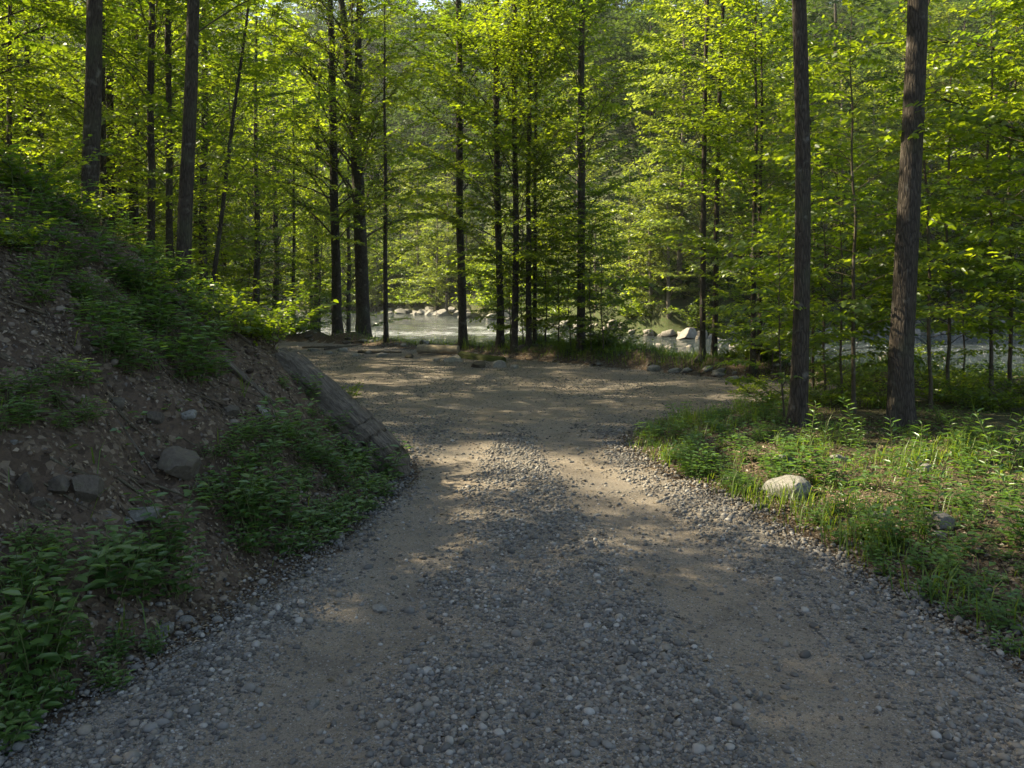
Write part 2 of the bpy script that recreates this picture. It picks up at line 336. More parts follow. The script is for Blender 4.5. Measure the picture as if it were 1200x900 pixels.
# weathered wood
def wood_mat(name, c1, c2, ax=(1, 8, 8)):
    m, nt = new_mat(name); v = coords(nt, 'Object', ax); v0 = coords(nt, 'Object')
    n = noise(nt, v, 6, 6, .7); n2 = noise(nt, v0, 4, 5)
    c = mixc(nt, ramp(nt, n, [(.32, (0, 0, 0)), (.66, (1, 1, 1))]), c1, c2); c = mixc(nt, ramp(nt, n2, [(.5, (0, 0, 0)), (.75, (.6, .6, .6))]), c, (.07, .06, .045))
    out(nt, principled(nt, c, .9, bump(nt, n, 1.0, .03), .2)); return m
M['dead'] = wood_mat('weathered_grey_wood', (.040, .033, .027), (.175, .150, .122), (.8, 9, 9))
M['cut'] = wood_mat('pale_bare_wood', (.22, .18, .13), (.42, .36, .27))
M['moss'] = wood_mat('mossy_wood', (.035, .045, .014), (.085, .10, .025))
M['stem'] = wood_mat('green_stem', (.05, .075, .025), (.10, .12, .045), (1, 1, 1))

# ------------------------------------------------------------------ ground, road, river
def grid_axis(segs):
    o = []
    for a, b, st in segs: o.append(np.arange(a, b, st))
    o.append([segs[-1][1]]); return np.concatenate(o)
def sheet(name, xs, ys, zf, mats, attrs, keep=None):
    X, Y = np.meshgrid(xs, ys); Z = zf(X.ravel(), Y.ravel()).reshape(X.shape); nx = len(xs)
    i = np.arange(len(ys) - 1)[:, None] * nx; j = np.arange(nx - 1)[None]
    f = np.stack([i + j, i + j + 1, i + nx + j + 1, i + nx + j], -1).reshape(-1, 4)
    v = np.stack([X.ravel(), Y.ravel(), Z.ravel()], 1)
    if keep is not None:
        k = keep(X.ravel(), Y.ravel()); f = f[k[f].any(1)]
        used = np.unique(f); re = np.full(len(v), -1); re[used] = np.arange(len(used)); v = v[used]; f = re[f]
    g = Geo(); g.add(v, f); me = g.mesh(name, mats)
    for an, fn in attrs.items():
        a = me.attributes.new(an, 'FLOAT', 'POINT'); a.data.foreach_set('value', fn(v[:, 0].astype(float), v[:, 1].astype(float)).astype(np.float32))
    return link(name, me)
xs = grid_axis([(-420, -120, 20), (-120, -40, 5), (-40, -14, 1), (-14, -7, .3), (-7, 6, .07), (6, 14, .3), (14, 50, 1), (50, 130, 5), (130, 420, 20)])
ys = grid_axis([(-80, -10, 5), (-10, 2, .6), (2, 12, .07), (12, 32, .25), (32, 62, .8), (62, 120, 1.5), (120, 260, 6), (260, 600, 30)])
def green_f(x, y):
    far = sstep(3, 12, y - far_y(x))
    und = sstep(.3, 3, np.where(x > 0, road_sd(x, y), 0)) * .6
    return np.clip(far + und + .8 * sstep(14, 24, y) * (road_sd(x, y) > .6) + .7 * sstep(6, 10, toe(y) - x), 0, 1)
tag(sheet('ground', xs, ys, height, M['ground'], {'green': green_f}), 'brown forest floor, bare earth bank and wooded hill', 'ground', kind='structure')
def road_z(x, y):
    sd = road_sd(x, y) + .22 * fbm(x * 2.5, y * 2.5, 91) + .08 * fbm(x * 9, y * 9, 92)
    return height(x, y) + .026 * sstep(.14, -.14, sd) - .014
rx = grid_axis([(-9, -3, .12), (-3, 3.4, .06), (3.4, 7.2, .12)]); ry = grid_axis([(-60, -6, 2), (-6, 2, .4), (2, 10, .06), (10, 30, .14)])
tag(sheet('gravel_road', rx, ry, road_z, M['road'], {'track': lambda x, y: np.clip(track(x, y), 0, 1)}, keep=lambda x, y: road_sd(x, y) < .4),
    'gravel and packed dirt road widening into a turnaround', 'road', kind='structure')
wx = grid_axis([(-320, -60, 6), (-60, 60, .8), (60, 320, 6)]); wy = grid_axis([(20, 125, .6), (125, 150, 3)])
def water_z(x, y): return WATER + .10 * fbm(x * .5, y * 1.2, 95, 4) * 1.2
def riffle_sky(x, y):
    return .11 * np.exp(-((y - 40 - .1 * x) / 6) ** 2) * sstep(0, 6, x) * sstep(34, 22, x) + .16 * np.exp(-((y - 62 - .2 * x) / 16) ** 2) * (x < 3) - .07 * sstep(84, 96, y)  # white riffles on the right; on the left, colour also standing for reflected sky
tag(sheet('river', wx, wy, water_z, M['water'], {'riffle_sky': riffle_sky}, keep=lambda x, y: (height(x, y) < WATER + .5) & (y > 18)), 'shallow river with white riffles', 'river', kind='structure')

# ------------------------------------------------------------------ trees
UP = np.array([0, 0, 1.])
def spray(fol, wood, rng, path, rad, leaf, dens, tw_len, tw_step, wood_mat=0, wratio=.58, hexa=False, t0=.18):
    """side twigs along a branch path, each carrying two ranks of leaves in a loose flat spray"""
    n = len(path); seg = np.linalg.norm(np.diff(path, axis=0), axis=1); Lb = seg.sum(); cum = np.concatenate([[0], np.cumsum(seg)])
    m = max(2, int(Lb / tw_step)); P_, D_, N_, T_ = [], [], [], []; bt = rng.random()
    for j in range(m):
        t = t0 + (1 - t0) * (j + rng.random() * .7) / m; s = min(t, 1) * Lb
        base = np.array([np.interp(s, cum, path[:, k]) for k in range(3)]); k = min(np.searchsorted(cum, s), n - 1); k = max(k, 1)
        bd = norm(path[k] - path[k - 1]); side = norm(np.cross(bd, UP)) * (1 if j % 2 else -1)
        if j == m - 1: dirn = bd
        else: dirn = norm(bd * .75 + side * (.55 + .5 * rng.random()) + UP * (rng.random() - .45) * .5)
        l = tw_len * (.45 + .75 * rng.random()) * (1.15 - .5 * t)
        e = base + dirn * l + np.array([0, 0, -.10 * l * rng.random()])
        mid = (base + e) / 2 + (rng.random(3) - .5) * l * .12 + UP * .05 * l
        if wood is not None: tube(wood, [base, mid, e], [rad * .35, rad * .25, rad * .12], 3, .5, wood_mat, cap=False)
        q = max(3, int(l / leaf * dens)); u = (np.arange(q) + rng.random(q) * .6) / q
        pp = base + (mid - base) * np.minimum(u, .5)[:, None] * 2 + (e - mid) * np.maximum(u - .5, 0)[:, None] * 2
        sd = norm(np.cross(dirn, UP)) * np.where(np.arange(q) % 2, 1, -1)[:, None]
        dd = dirn * (.5 + .4 * rng.random(q))[:, None] + sd * (.6 + .5 * rng.random(q))[:, None] + (rng.random((q, 3)) - .5) * .6 - UP * .32
        nn = UP + (rng.random((q, 3)) - .5) * 1.3 + (rng.random(3) - .5) * 1.1
        P_.append(pp + (rng.random((q, 3)) - .5) * leaf * .5); D_.append(dd); N_.append(nn); T_.append(rng.random(q) * .25 + .35 * rng.random() + .4 * bt)
    P_ = np.concatenate(P_); ln = leaf * (.7 + .6 * rng.random(len(P_)))
    leaves(fol, P_, np.concatenate(D_), np.concatenate(N_), ln, ln * wratio, np.concatenate(T_), hexa=hexa)
def branch_path(rng, base, az, el, Lb, n=6, curl=-.25):
    pts = [np.array(base, float)]; st = Lb / (n - 1)
    for k in range(n - 1):
        d = np.array([math.cos(az) * math.cos(el), math.sin(az) * math.cos(el), math.sin(el)]); pts.append(pts[-1] + d * st)
        el += curl / (n - 1) * 2 + (rng.random() - .5) * .18; az += (rng.random() - .5) * .3
    return np.array(pts)
def trunk_path(rng, H, lean=(0, 0), n=14, wob=.05):
    z = np.linspace(-.25, H, n); w = np.cumsum((rng.random((n, 2)) - .5) * wob * H / n * 2, 0); w -= w[0]
    return np.stack([lean[0] * z + w[:, 0], lean[1] * z + w[:, 1], z], 1)
def tree_geo(seed, H, r0, cb, spread, nprim, leaf, dens=1.9, lean=(0, 0), wob=.05, tw_len=.9, tw_step=.32, leaf_top=None, vis=None, el=(.25, .85), sides=10, tops=1.0, az_bias=None, fork=None, hexa=False, t0=.3):
    rng = np.random.default_rng(seed); wood, fol = Geo(), Geo()
    tp = trunk_path(rng, H, lean, 18, wob); zz = np.concatenate([[-.25, -.05, .06, .16, .3, .5, .8], np.linspace(1.2, H, 16)]); tp = np.stack([np.interp(zz, tp[:, 2], tp[:, 0]), np.interp(zz, tp[:, 2], tp[:, 1]), zz], 1); z = zz
    rr = r0 * np.clip(1 - z / H * .93, .04, 1) ** .72 * (1 + .30 * np.exp(-np.maximum(z, 0) / (r0 * 2.2)))
    if fork:
        k = int(np.searchsorted(z, fork)); tube(wood, tp[:k + 1], rr[:k + 1], sides, .5, 0, .10, rng)
        for s in (-1, 1):
            q = tp[k:].copy(); zz = q[:, 2] - q[0, 2]; q[:, 0] += s * (.05 * zz + .10 * np.minimum(zz, 1)) + (rng.random(len(q)) - .5) * .05; tube(wood, q, rr[k:] * .72, sides, .5, 0, .1, rng)
    else: tube(wood, tp, rr, sides, .5, 0, .10, rng, flare=.3)
    for i in range(nprim):
        t = (i + rng.random() * .8) / nprim; zb = cb + (H - cb) * t ** .95
        Lb = spread * (.5 + .6 * math.sin(math.pi * min(1, t * .8 + .25))) * (1 - .55 * t * t) * (.65 + .6 * rng.random())
        az = i * 2.399 + rng.random() * 1.2
        if az_bias is not None and rng.random() < .35: az = az_bias + (rng.random() - .5) * 1.6
        base = np.array([np.interp(zb, z, tp[:, k]) for k in range(2)] + [zb]); rb = max(.007, .2 * float(np.interp(zb, z, rr)) * (.5 + .5 * Lb / spread))
        e0 = el[0] + (el[1] - el[0]) * rng.random() + .2 * t
        pa = branch_path(rng, base, az, e0, Lb, 6, -.28); tube(wood, pa, np.linspace(rb, rb * .22, 6), 5, .5, 1, cap=False)
        lf = leaf
        if leaf_top and vis and zb > vis: lf = leaf + (leaf_top - leaf) * min(1, (zb - vis) / 2.5)
        k = lf / leaf
        spray(fol, wood if k < 1.3 else None, rng, pa, rb, lf, dens, tw_len * (k ** .35), tw_step * k ** .8, 1, hexa=hexa, t0=t0)
    return wood, fol
def tree_meshes(name, bark, leafm, **k):
    w, f = tree_geo(**k); return w.mesh(name + '_trunk', [M[bark], M['twig']]), f.mesh(name + '_crown', M[leafm])
def put_tree(name, ms, loc, label, cat='tree', group=None, rz=0, sc=1):
    e = empty(name, loc, label, cat, group, rz, sc)
    link('trunk' if cat != 'sapling' else 'stem', ms[0], e); link('crown', ms[1], e); return e

# --- trees one can tell apart: (name, px at base, distance, top px at py=0, trunk width px, height, bark, label, crown base, extra)
HERO = [
 ('tall_tree', 105, 13.0, 107, 21, 17, 'bark', 'dark straight thick tree trunk at the top left of the bank', 4.6, dict(nfac=.4)),
 ('tall_tree', 211, 13.2, 221, 18, 16, 'bark', 'brown trunk leaning slightly right, standing behind the bank with fallen branches', 4.6, dict(nfac=.4)),
 ('tall_tree', 176, 18.0, 172, 10, 15, 'bark', 'thin dark trunk between the thick dark trunk and the brown leaning one', 3.0, {}),
 ('tall_tree', 199, 21.0, 197, 9, 16, 'bark', 'slender dark trunk rising just left behind the brown leaning trunk', 3.2, {}),
 ('slender_tree', 10, 24.0, 12, 7, 14, 'bark', 'thin shaded trunk at the far left edge of the photo', 2.5, {}),
 ('slender_tree', 240, 17.0, 292, 6, 10, 'bark', 'thin sapling trunk leaning right with long arching branches, right of the brown leaning trunk', 2.0, {}),
 ('tall_tree', 396, 29.6, 388, 12, 20, 'bark', 'dark trunk at the left end of the turnaround, left neighbour of the forked one', 3.2, {}),
 ('tall_tree', 426, 29.0, 415, 17, 21, 'bark', 'thickest trunk at the far edge of the turnaround, forking into two stems', 3.4, dict(fork=6.5, el=(.5, 1.15))),
 ('slender_tree', 453, 27.0, 452, 6, 11, 'bark', 'thin tree at the left edge of the open river view', 2.2, {}),
 ('tall_tree', 542, 24.4, 533, 10, 19, 'bark', 'single straight trunk in front of the open river, beside the pale cut log', 4.2, dict(nfac=.7)),
 ('tall_tree', 586, 23.4, 585, 9, 18, 'bark', 'left trunk of the group of four standing right of the open river view', 1.9, {}),
 ('tall_tree', 603, 22.6, 604, 8, 17, 'bark', 'second trunk from the left in the group of four by the turnaround', 1.5, {}),
 ('slender_tree', 619, 22.5, 620, 7, 15, 'bark', 'third trunk from the left in the group of four by the turnaround', 1.2, {}),
 ('slender_tree', 627, 22.9, 632, 5, 12, 'bark', 'thinnest trunk, at the right end of the group of four by the turnaround', 1.0, {}),
 ('tall_tree', 681, 21.6, 681, 10, 18, 'bark', 'dark leafy trunk standing alone behind the middle of the turnaround', 1.6, dict(nfac=.85, sp=2.4)),
 ('slender_tree', 823, 18.9, 831, 7, 15, 'bark', 'left one of the two thin parallel trunks before the white riffles', 3.4, dict(nfac=.8, sp=1.7)),
 ('slender_tree', 836, 19.1, 846, 7, 14, 'bark', 'right one of the two thin parallel trunks before the white riffles', 3.2, dict(nfac=.8, sp=1.7)),
 ('slender_tree', 882, 17.6, 886, 7, 8, 'bark', 'left stem of the low leafy pair at the right end of the turnaround', .8, {}),
 ('slender_tree', 890, 18.0, 893, 6, 7.5, 'bark', 'right stem of the low leafy pair at the right end of the turnaround', .7, {}),
 ('tall_tree', 935, 10.3, 934, 20, 17, 'bark', 'straight dark trunk on the right verge behind the grey boulder', 5.2, {}),
 ('tall_tree', 1055, 10.1, 1076, 28, 18, 'bark', 'thickest rough barked trunk on the right verge, leaning slightly right', 4.6, {}),
]
for n_, (nm, px, d, pt, wpx, H, bk, lab, cb, ex) in enumerate(HERO):
    x = (px - 600) / FPX * d; z = hz(x, d); vis = CAM_H + HOR / FPX * d - z
    ztop = vis; lean = ((pt - px) / FPX * d / max(ztop, 1), 0)
    near = d < 12; slim = nm == 'slender_tree'
    ms = tree_meshes(nm, bk, 'leaf', seed=100 + n_, H=H, r0=wpx / FPX * d / 2, cb=cb, spread=ex.get('sp', (2.4 if slim else 3.5) if not near else 2.7), nprim=int(ex.get('nfac', 1) * (H - cb) * (4.8 if not slim else 5.0)),
        leaf=.10, dens=2.9, lean=lean, wob=.035, tw_len=.72, tw_step=.14, leaf_top=.34, vis=vis + 1.5, sides=18 if near else 12, **{'el': (.35, 1.1), **{k_: v_ for k_, v_ in ex.items() if k_ not in ('nfac', 'sp')}})
    put_tree(nm, ms, (x, d, z), lab)

# --- woodland trees: a few grown once, then copied
rs = random.Random(5)
FOREST = [tree_meshes('forest_tree', 'bark', 'leaf', seed=300 + k, H=H, r0=r, cb=cb, spread=sp, nprim=int(n * 1.5), leaf=.13, dens=2.4, tw_len=.9, tw_step=.19, leaf_top=.42, vis=11, el=(.3, 1.0))
          for k, (H, r, cb, sp, n) in enumerate([(15, .14, 1.6, 3.3, 40), (17, .17, 2.2, 3.6, 44), (13, .10, 1.0, 2.8, 38), (18, .19, 3.0, 3.8, 44)])]
def forest(name, spots, label, group, meshes, smin=.85, smax=1.15):
    for (x, y) in spots:
        s = rs.uniform(smin, smax); put_tree(name, rs.choice(meshes), (x, y, hz(x, y) - .05), label, 'tree', group, rs.uniform(0, 6.28), s)
def scatter(n, x0, x1, y0, y1, ok, mind, pts=None):
    pts = [] if pts is None else pts; res = []
    for _ in range(n * 40):
        if len(res) >= n: break
        x, y = rs.uniform(x0, x1), rs.uniform(y0, y1)
        if ok(x, y) and all((x - a) ** 2 + (y - b) ** 2 > mind * mind for a, b in pts): pts.append((x, y)); res.append((x, y))
    return res
sd1 = lambda x, y: float(road_sd(np.array([x]), np.array([y]))[0]); toe1 = lambda y: float(toe(y)); ny1 = lambda x: float(near_y(x)); fy1 = lambda x: float(np.interp(x, FAR_X, FAR_Y))
TAKEN = [((px - 600) / FPX * d, d) for (_, px, d, *_r) in HERO]
sun_gap = lambda x, y: x > -24 and (abs((x - 3.6) * math.cos(_a) - (y - 4.9) * math.sin(_a)) < .9 or abs((x - 3.6) * math.cos(_a) - (y - 8.0) * math.sin(_a)) < 1.7 or abs((x - 1) * math.cos(_a) - (y - 13) * math.sin(_a)) < 1.2 or abs((x - 1) * math.cos(_a) - (y - 17.5) * math.sin(_a)) < 1.3)  # lanes kept free of trees towards the sun, added to let sun patches through
left_ok = lambda x, y: not sun_gap(x, y) and x < -1.5 and sd1(x, y) > 2.2 and y < ny1(x) - 4 and x / y < -.15 and (y > 11.5 or x < -9)
forest('forest_tree', scatter(64, -46, -4, 12, 54, lambda x, y: left_ok(x, y) and (y < 26 or x / y < -.42 or rs.random() < .3), 2.3, TAKEN), 'leafy tree in the shaded wood left of the turnaround', 'trees in the wood on the left', FOREST)
forest('forest_tree', [((px - 600) / FPX * d, d) for px, d in [(236, 33), (262, 40), (300, 36), (322, 44), (345, 39), (372, 46), (408, 41), (285, 52), (365, 52)]], 'leafy tree in the wood behind the left end of the turnaround', 'trees behind the left end of the turnaround', FOREST, .85, 1.1)
forest('forest_tree', scatter(34, -75, -16, 52, 92, lambda x, y: y < ny1(x) + 3 or (x < -40 and y < 75), 3.2), 'distant leafy tree deep in the left wood', 'trees deep in the left wood', FOREST, 1.0, 1.4)
forest('forest_tree', scatter(5, -24, -8, 16, 27, left_ok, 1.9, TAKEN), 'leafy tree in the shaded wood left of the turnaround', 'trees in the wood on the left', FOREST)
# wood on the right between the verge and the river
right_ok = lambda x, y: sd1(x, y) > 3 and y < ny1(x) - 3 and x / y > .64 and x > 6
forest('forest_tree', scatter(6, 7, 26, 12, 21, right_ok, 3.4, TAKEN), 'leafy tree in the open wood between right verge and river', 'trees in the wood on the right', FOREST)
# unseen trees added up the bank beside the camera, to shade the road
forest('forest_tree', [(-10, 7.5), (-12.5, 3), (-14, 9), (-16, 6), (-8.5, 5.2), (-10.5, 7.7), (-13, 8.3), (-17, 9.2), (-20, 10.5), (-12, 5.6), (-8, 4.0)], 'unseen leafy tree added above the earth bank to shade the road', 'unseen trees added for shade', FOREST)
# far bank, right: sunlit trees along the water
FARB = [tree_meshes('riverbank_tree', 'bark_grey', 'leaf_far', seed=340 + k, H=H, r0=.18, cb=cb, spread=sp, nprim=int(n * 1.5), leaf=.25, dens=2.3, tw_len=1.3, tw_step=.24, el=(.15, .95), t0=.42)
        for k, (H, cb, sp, n) in enumerate([(19, .8, 4.2, 56), (22, 1.5, 4.5, 60), (16, .5, 3.8, 54), (12, .4, 3.4, 46)])]
spots = []
for k in range(30):
    x = 5.5 + k * 1.75 + rs.uniform(-.6, .6); spots.append((x, fy1(x) + rs.uniform(1.2, 5.5)))
spots = [q for q in spots if not .09 < q[0] / q[1] < .185]
forest('riverbank_tree', [(6.2, 63), (8.3, 59.5), (9.3, 57), (10.2, 55.5)], 'short sunlit tree on the far bank below the gap of sky', 'short trees below the sky gap', FARB[3:], .62, .8)
forest('riverbank_tree', spots, 'sunlit yellow green tree on the far river bank above pale boulders', 'sunlit trees on the far bank', FARB, .75, 1.1)
spots = [(x := -26 + k * 2.4 + rs.uniform(-.7, .7), fy1(x) + rs.uniform(2, 6)) for k in range(13)]
forest('riverbank_tree', [(a, b - 1.2) for a, b in spots], 'dark green tree on the far bank at the bend of the river', 'trees at the river bend', FARB, .55, .85)
# hillside
HILL = []
for k, (H, sp, n) in enumerate([(16, 5.8, 46), (18, 6.2, 46), (14, 5.4, 44), (19, 5.2, 50)]):
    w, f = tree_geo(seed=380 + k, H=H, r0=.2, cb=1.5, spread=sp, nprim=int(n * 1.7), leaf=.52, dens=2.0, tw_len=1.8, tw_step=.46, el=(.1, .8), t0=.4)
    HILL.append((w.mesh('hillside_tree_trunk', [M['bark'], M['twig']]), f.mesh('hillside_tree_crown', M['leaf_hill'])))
hs = scatter(285, -150, 130, 62, 235, lambda x, y: y > fy1(x) + 8 and -.68 < x / y < .66, 6.6)
for (x, y) in hs:
    put_tree('hillside_tree', rs.choice(HILL), (x, y, hz(x, y) - .1), 'rounded green tree on the wooded hillside beyond the river', 'tree', 'trees on the far hillside', rs.uniform(0, 6.28), rs.uniform(.85, 1.35))

rg0 = np.random.default_rng(3); n = 90000; x = rg0.uniform(-150, 120, n); y = far_y(x) + 2.0 + 110 * rg0.random(n) ** 2.0; ok = np.abs(x) / y < .7; x, y = x[ok], y[ok]; n = len(x)
z = height(x, y) + .2 + 1.5 * vnoise(x * .35, y * .35, 7) * rg0.random(n); a = rg0.uniform(0, 6.28, n); ln = rg0.uniform(.5, 1.1, n) * (.6 + y / 220); g = Geo()
leaves(g, np.stack([x, y, z], 1), np.stack([np.cos(a), np.sin(a), rg0.uniform(-.5, .6, n)], 1), UP + (rg0.random((n, 3)) - .5) * 1.6 - np.array([0, .5, 0]), ln, ln * .6, rg0.random(n).astype(np.float32))
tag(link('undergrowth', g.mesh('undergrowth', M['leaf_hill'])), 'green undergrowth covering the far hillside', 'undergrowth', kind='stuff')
# --- saplings and shrubs
SAP = [tree_meshes('sapling', 'twig', 'leaf', seed=420 + k, H=H, r0=r, cb=cb, spread=sp, nprim=int(n * 1.5), leaf=.095, dens=2.5, tw_len=.5, tw_step=.12, el=(.1, .6), wob=.12, hexa=True)
       for k, (H, r, cb, sp, n) in enumerate([(4.2, .022, .5, 1.3, 22), (5.5, .03, .8, 1.5, 26), (3.2, .017, .4, 1.1, 18), (6.5, .035, 1.0, 1.7, 28)])]
def sapling(px, d, k, label, sc=1, rz=0, group=None):
    x = (px - 600) / FPX * d; return put_tree('sapling', SAP[k], (x, d, hz(x, d) - .03), label, 'sapling', group, rz, sc)
sapling(1003, 11.3, 1, 'thin leafy sapling midway between the two big trunks on the right verge', .95, .4)
sapling(918, 11.0, 2, 'short thin sapling touching the left side of the straight right verge trunk', .8, 1.2)
sapling(1093, 11.6, 3, 'double stemmed sapling just right of the thickest right verge trunk', .8, 2.0)
sapling(1165, 12.5, 3, 'tall sapling near the right edge of the photo, behind the tall weeds', .9, 3.1)
sapling(1215, 10.2, 1, 'arching sapling at the right edge reaching its leaves into the photo', 1.0, 4.0)
sapling(965, 13.5, 0, 'leafy sapling behind the straight right verge trunk, towards the river', 1.0, 5.0)
sapling(1130, 15, 0, 'bushy sapling in shade further behind the thickest right trunk', .8, 1.0)
for (x, y) in [(-6.2, 8.2), (-6.6, 7.2), (-6.5, 9.3), (-7.2, 8.4)]: put_tree('sapling', SAP[0], (x, y, hz(x, y) - .05), 'unseen leafy sapling added beyond the left edge to shade the road', 'sapling', 'unseen saplings added for shade', x * 9, .9)  # out of view, added so their shade falls on the middle of the road
spots = scatter(60, -30, -4.2, 11.5, 46, lambda x, y: sd1(x, y) > .9 and y < ny1(x) - 3 and x / y < -.16, 1.3)
for (x, y) in spots: put_tree('sapling', rs.choice(SAP), (x, y, hz(x, y) - .03), 'leafy sapling in the undergrowth of the left wood', 'sapling', 'saplings in the left wood', rs.uniform(0, 6.28), rs.uniform(.6, 1.1))
for px, d, k, sc in [(598, 23.6, 0, .8), (640, 22.8, 1, .75), (655, 22.2, 0, .9), (668, 22.0, 2, 1), (692, 21.2, 0, .85), (706, 21.0, 2, 1.0), (612, 23.4, 2, 1.0), (905, 17.4, 0, .7), (872, 18.6, 2, .8)]:
    sapling(px, d, k, 'bushy young tree between the trunks at the turnaround edge', sc, px, 'young trees between the turnaround trunks')
for px, d, k, sc in [(985, 12.5, 0, .9), (1110, 13.2, 1, 1.0), (1185, 14.0, 3, 1.0), (955, 15.5, 1, 1.0), (1240, 12.5, 3, 1.1)]:
    sapling(px, d, k, 'leafy young tree in the thicket behind the two big right trunks', sc, px, 'young trees behind the right trunks')
spots = scatter(4, 6, 24, 15, 23, lambda x, y: sd1(x, y) > 1.2 and y < ny1(x) - 1.5 and x / y > .36, 1.4)
for (x, y) in spots: put_tree('sapling', rs.choice(SAP), (x, y, hz(x, y) - .03), 'leafy sapling in the undergrowth between right verge and river', 'sapling', 'saplings in the right wood', rs.uniform(0, 6.28), rs.uniform(.5, 1.0))

def shrub_meshes(seed, H, R, n, leaf):
    rng = np.random.default_rng(seed); w, f = Geo(), Geo()
    for i in range(n):
        az = rng.random() * 6.28; Lb = H * (.6 + .6 * rng.random())
        pa = branch_path(rng, [rng.normal() * .1 * R, rng.normal() * .1 * R, -.05], az, 1.25 - .75 * rng.random() * min(1, R / H), Lb, 5, -.35)
        tube(w, pa, np.linspace(.009, .003, 5), 4, .5, 0, cap=False); spray(f, w, rng, pa, .006, leaf, 2.3, .34, .085, 0, hexa=True)
    return w.mesh('shrub_stem', M['twig']), f.mesh('shrub_foliage', M['leaf'])
SHRUB = [shrub_meshes(500 + k, H, R, n, lf) for k, (H, R, n, lf) in enumerate([(1.0, .6, 13, .085), (1.4, .9, 16, .095), (.7, .6, 12, .075), (1.1, 1.0, 15, .09)])]
def shrub(x, y, k, label, group=None, sc=1, name='shrub'):
    e = empty(name, (x, y, hz(x, y) - .02), label, 'shrub', group, rs.uniform(0, 6.28), sc)
    link('stem', SHRUB[k][0], e); link('foliage', SHRUB[k][1], e); return e
for px, py, k, sc, lab in [(316, 408, 1, .62, 'dense dark leafy shrub at the upper end of the grey weathered log'), (262, 388, 0, .6, 'shrub on the bank crest left of the dense dark shrub'), (292, 396, 3, .6, 'bushy shrub behind the bank crest beside the fallen grey branches'),
        (40, 235, 1, .6, 'leafy shrub at the top left corner of the bank'), (110, 262, 0, .55, 'shrub at the foot of the dark straight trunk on the bank'), (12, 290, 2, .5, 'leafy shrub at the left edge near the bank top'), (175, 345, 2, .5, 'low shrub high on the bank below the brown leaning trunk'), (405, 470, 2, .55, 'small shrub at the road side tip of the bank beside the weathered log')]:
    x, y, z = P(px, py); shrub(x, y, k, lab, None, sc)
# bushes on the low bank between the turnaround and the river
k_ = 0
for d_ in range(58):
    t = d_ / 57; px = 440 + 470 * t
    if 690 < px < 735 and False: continue
    yb = np.interp(px, [440, 500, 600, 700, 800, 870, 910], [28.5, 26.3, 23.8, 21.4, 19.6, 18.2, 17.8]) + rs.uniform(.1, 1.6)
    x = (px - 600) / FPX * yb; lo = px < 590 or 730 < px < 880
    shrub(x, yb, 2 if lo else rs.choice([0, 1, 3]), 'low sunlit bush on the berm in front of the river' if lo else 'leafy bush among the trunks at the edge of the turnaround', 'low bushes before the river' if lo else 'bushes among the turnaround trunks', rs.uniform(.4, .6) if lo else rs.uniform(.6, 1.05))
for (x, y) in scatter(60, -26, -5, 17, 46, lambda x, y: sd1(x, y) > 1.0 and x / y < -.165 and y < ny1(x) - 4, 1.4): shrub(x, y, rs.choice([0, 1, 3]), 'shaded bush under the trees of the left wood', 'bushes in the left wood', rs.uniform(.8, 1.4))
for (x, y) in scatter(9, 4, 22, 11.5, 22, lambda x, y: sd1(x, y) > .9 and x / y > .29 and y < ny1(x) - 1, 1.2): shrub(x, y, rs.choice([0, 2, 3]), 'leafy bush behind the two big trunks of the right verge', 'bushes behind the right verge', rs.uniform(.45, .75))
for px, d, k, sc in [(965, 12.2, 3, .6), (1000, 13.5, 0, .6), (1030, 12, 2, .7), (1100, 12.4, 3, .6), (1130, 13.6, 0, .6), (1160, 11.4, 3, .6), (1190, 12.6, 0, .7), (985, 15, 3, .7), (1085, 15, 1, .5), (1150, 16, 3, .7), (905, 13.4, 2, .7), (880, 15, 2, .6)]:
    shrub((px - 600) / FPX * d, d, k, 'low leafy bush on the ground just behind the two big right trunks', 'low bushes behind the two big right trunks', sc)
for k in range(26):
    x = 6 + k * 1.7 + rs.uniform(-.6, .6); y = fy1(x) + rs.uniform(.3, 2.2); shrub(x, y, rs.choice([1, 3]), 'sunlit bush between the boulders of the far bank', 'bushes on the far bank', rs.uniform(1.2, 2.2))

for k in range(64):
    x = -26 + k * .48 + rs.uniform(-.4, .4); y = fy1(x) + rs.uniform(.8, 5.5); shrub(x, y, rs.choice([0, 1, 3]), 'dark green bush above the grey rocks at the river bend', 'bushes at the river bend', rs.uniform(2.0, 3.8))
# ------------------------------------------------------------------ rocks
def ico(sub):
    import bmesh
    b = bmesh.new(); bmesh.ops.create_icosphere(b, subdivisions=sub, radius=1); b.verts.ensure_lookup_table()
    v = np.array([q.co[:] for q in b.verts]); f = np.array([[q.index for q in a.verts] for a in b.faces]); b.free(); return v, f
ICO = {k: ico(k) for k in (1, 2, 3, 4)}
def rock_mesh(seed, mat, sub=4, flat=.6, cuts=9, rough=.12):
    rng = np.random.default_rng(seed); v, f = ICO[sub]; v = v.copy()
    for _ in range(cuts):
        n = norm(rng.normal(size=3)); d = .42 + .40 * rng.random(); k = v @ n; v -= np.maximum(k - d, 0)[:, None] * n * .97
    v *= 1 + rough * (fbm(v[:, 0] * 3 + 7, v[:, 1] * 3 + v[:, 2] * 2.3, seed, 5)[:, None] * 2)
    v *= np.array([1, .75 + .2 * rng.random(), flat * (.85 + .3 * rng.random())])
    v += (fbm(v[:, 0] * 9 + 7, v[:, 1] * 9 + v[:, 2] * 7.3, seed + 3, 4)[:, None] * .07) * v
    g = Geo(); g.add(v, f); me = g.mesh('rock', M[mat]); me.set_sharp_from_angle(angle=math.radians(24)); return me
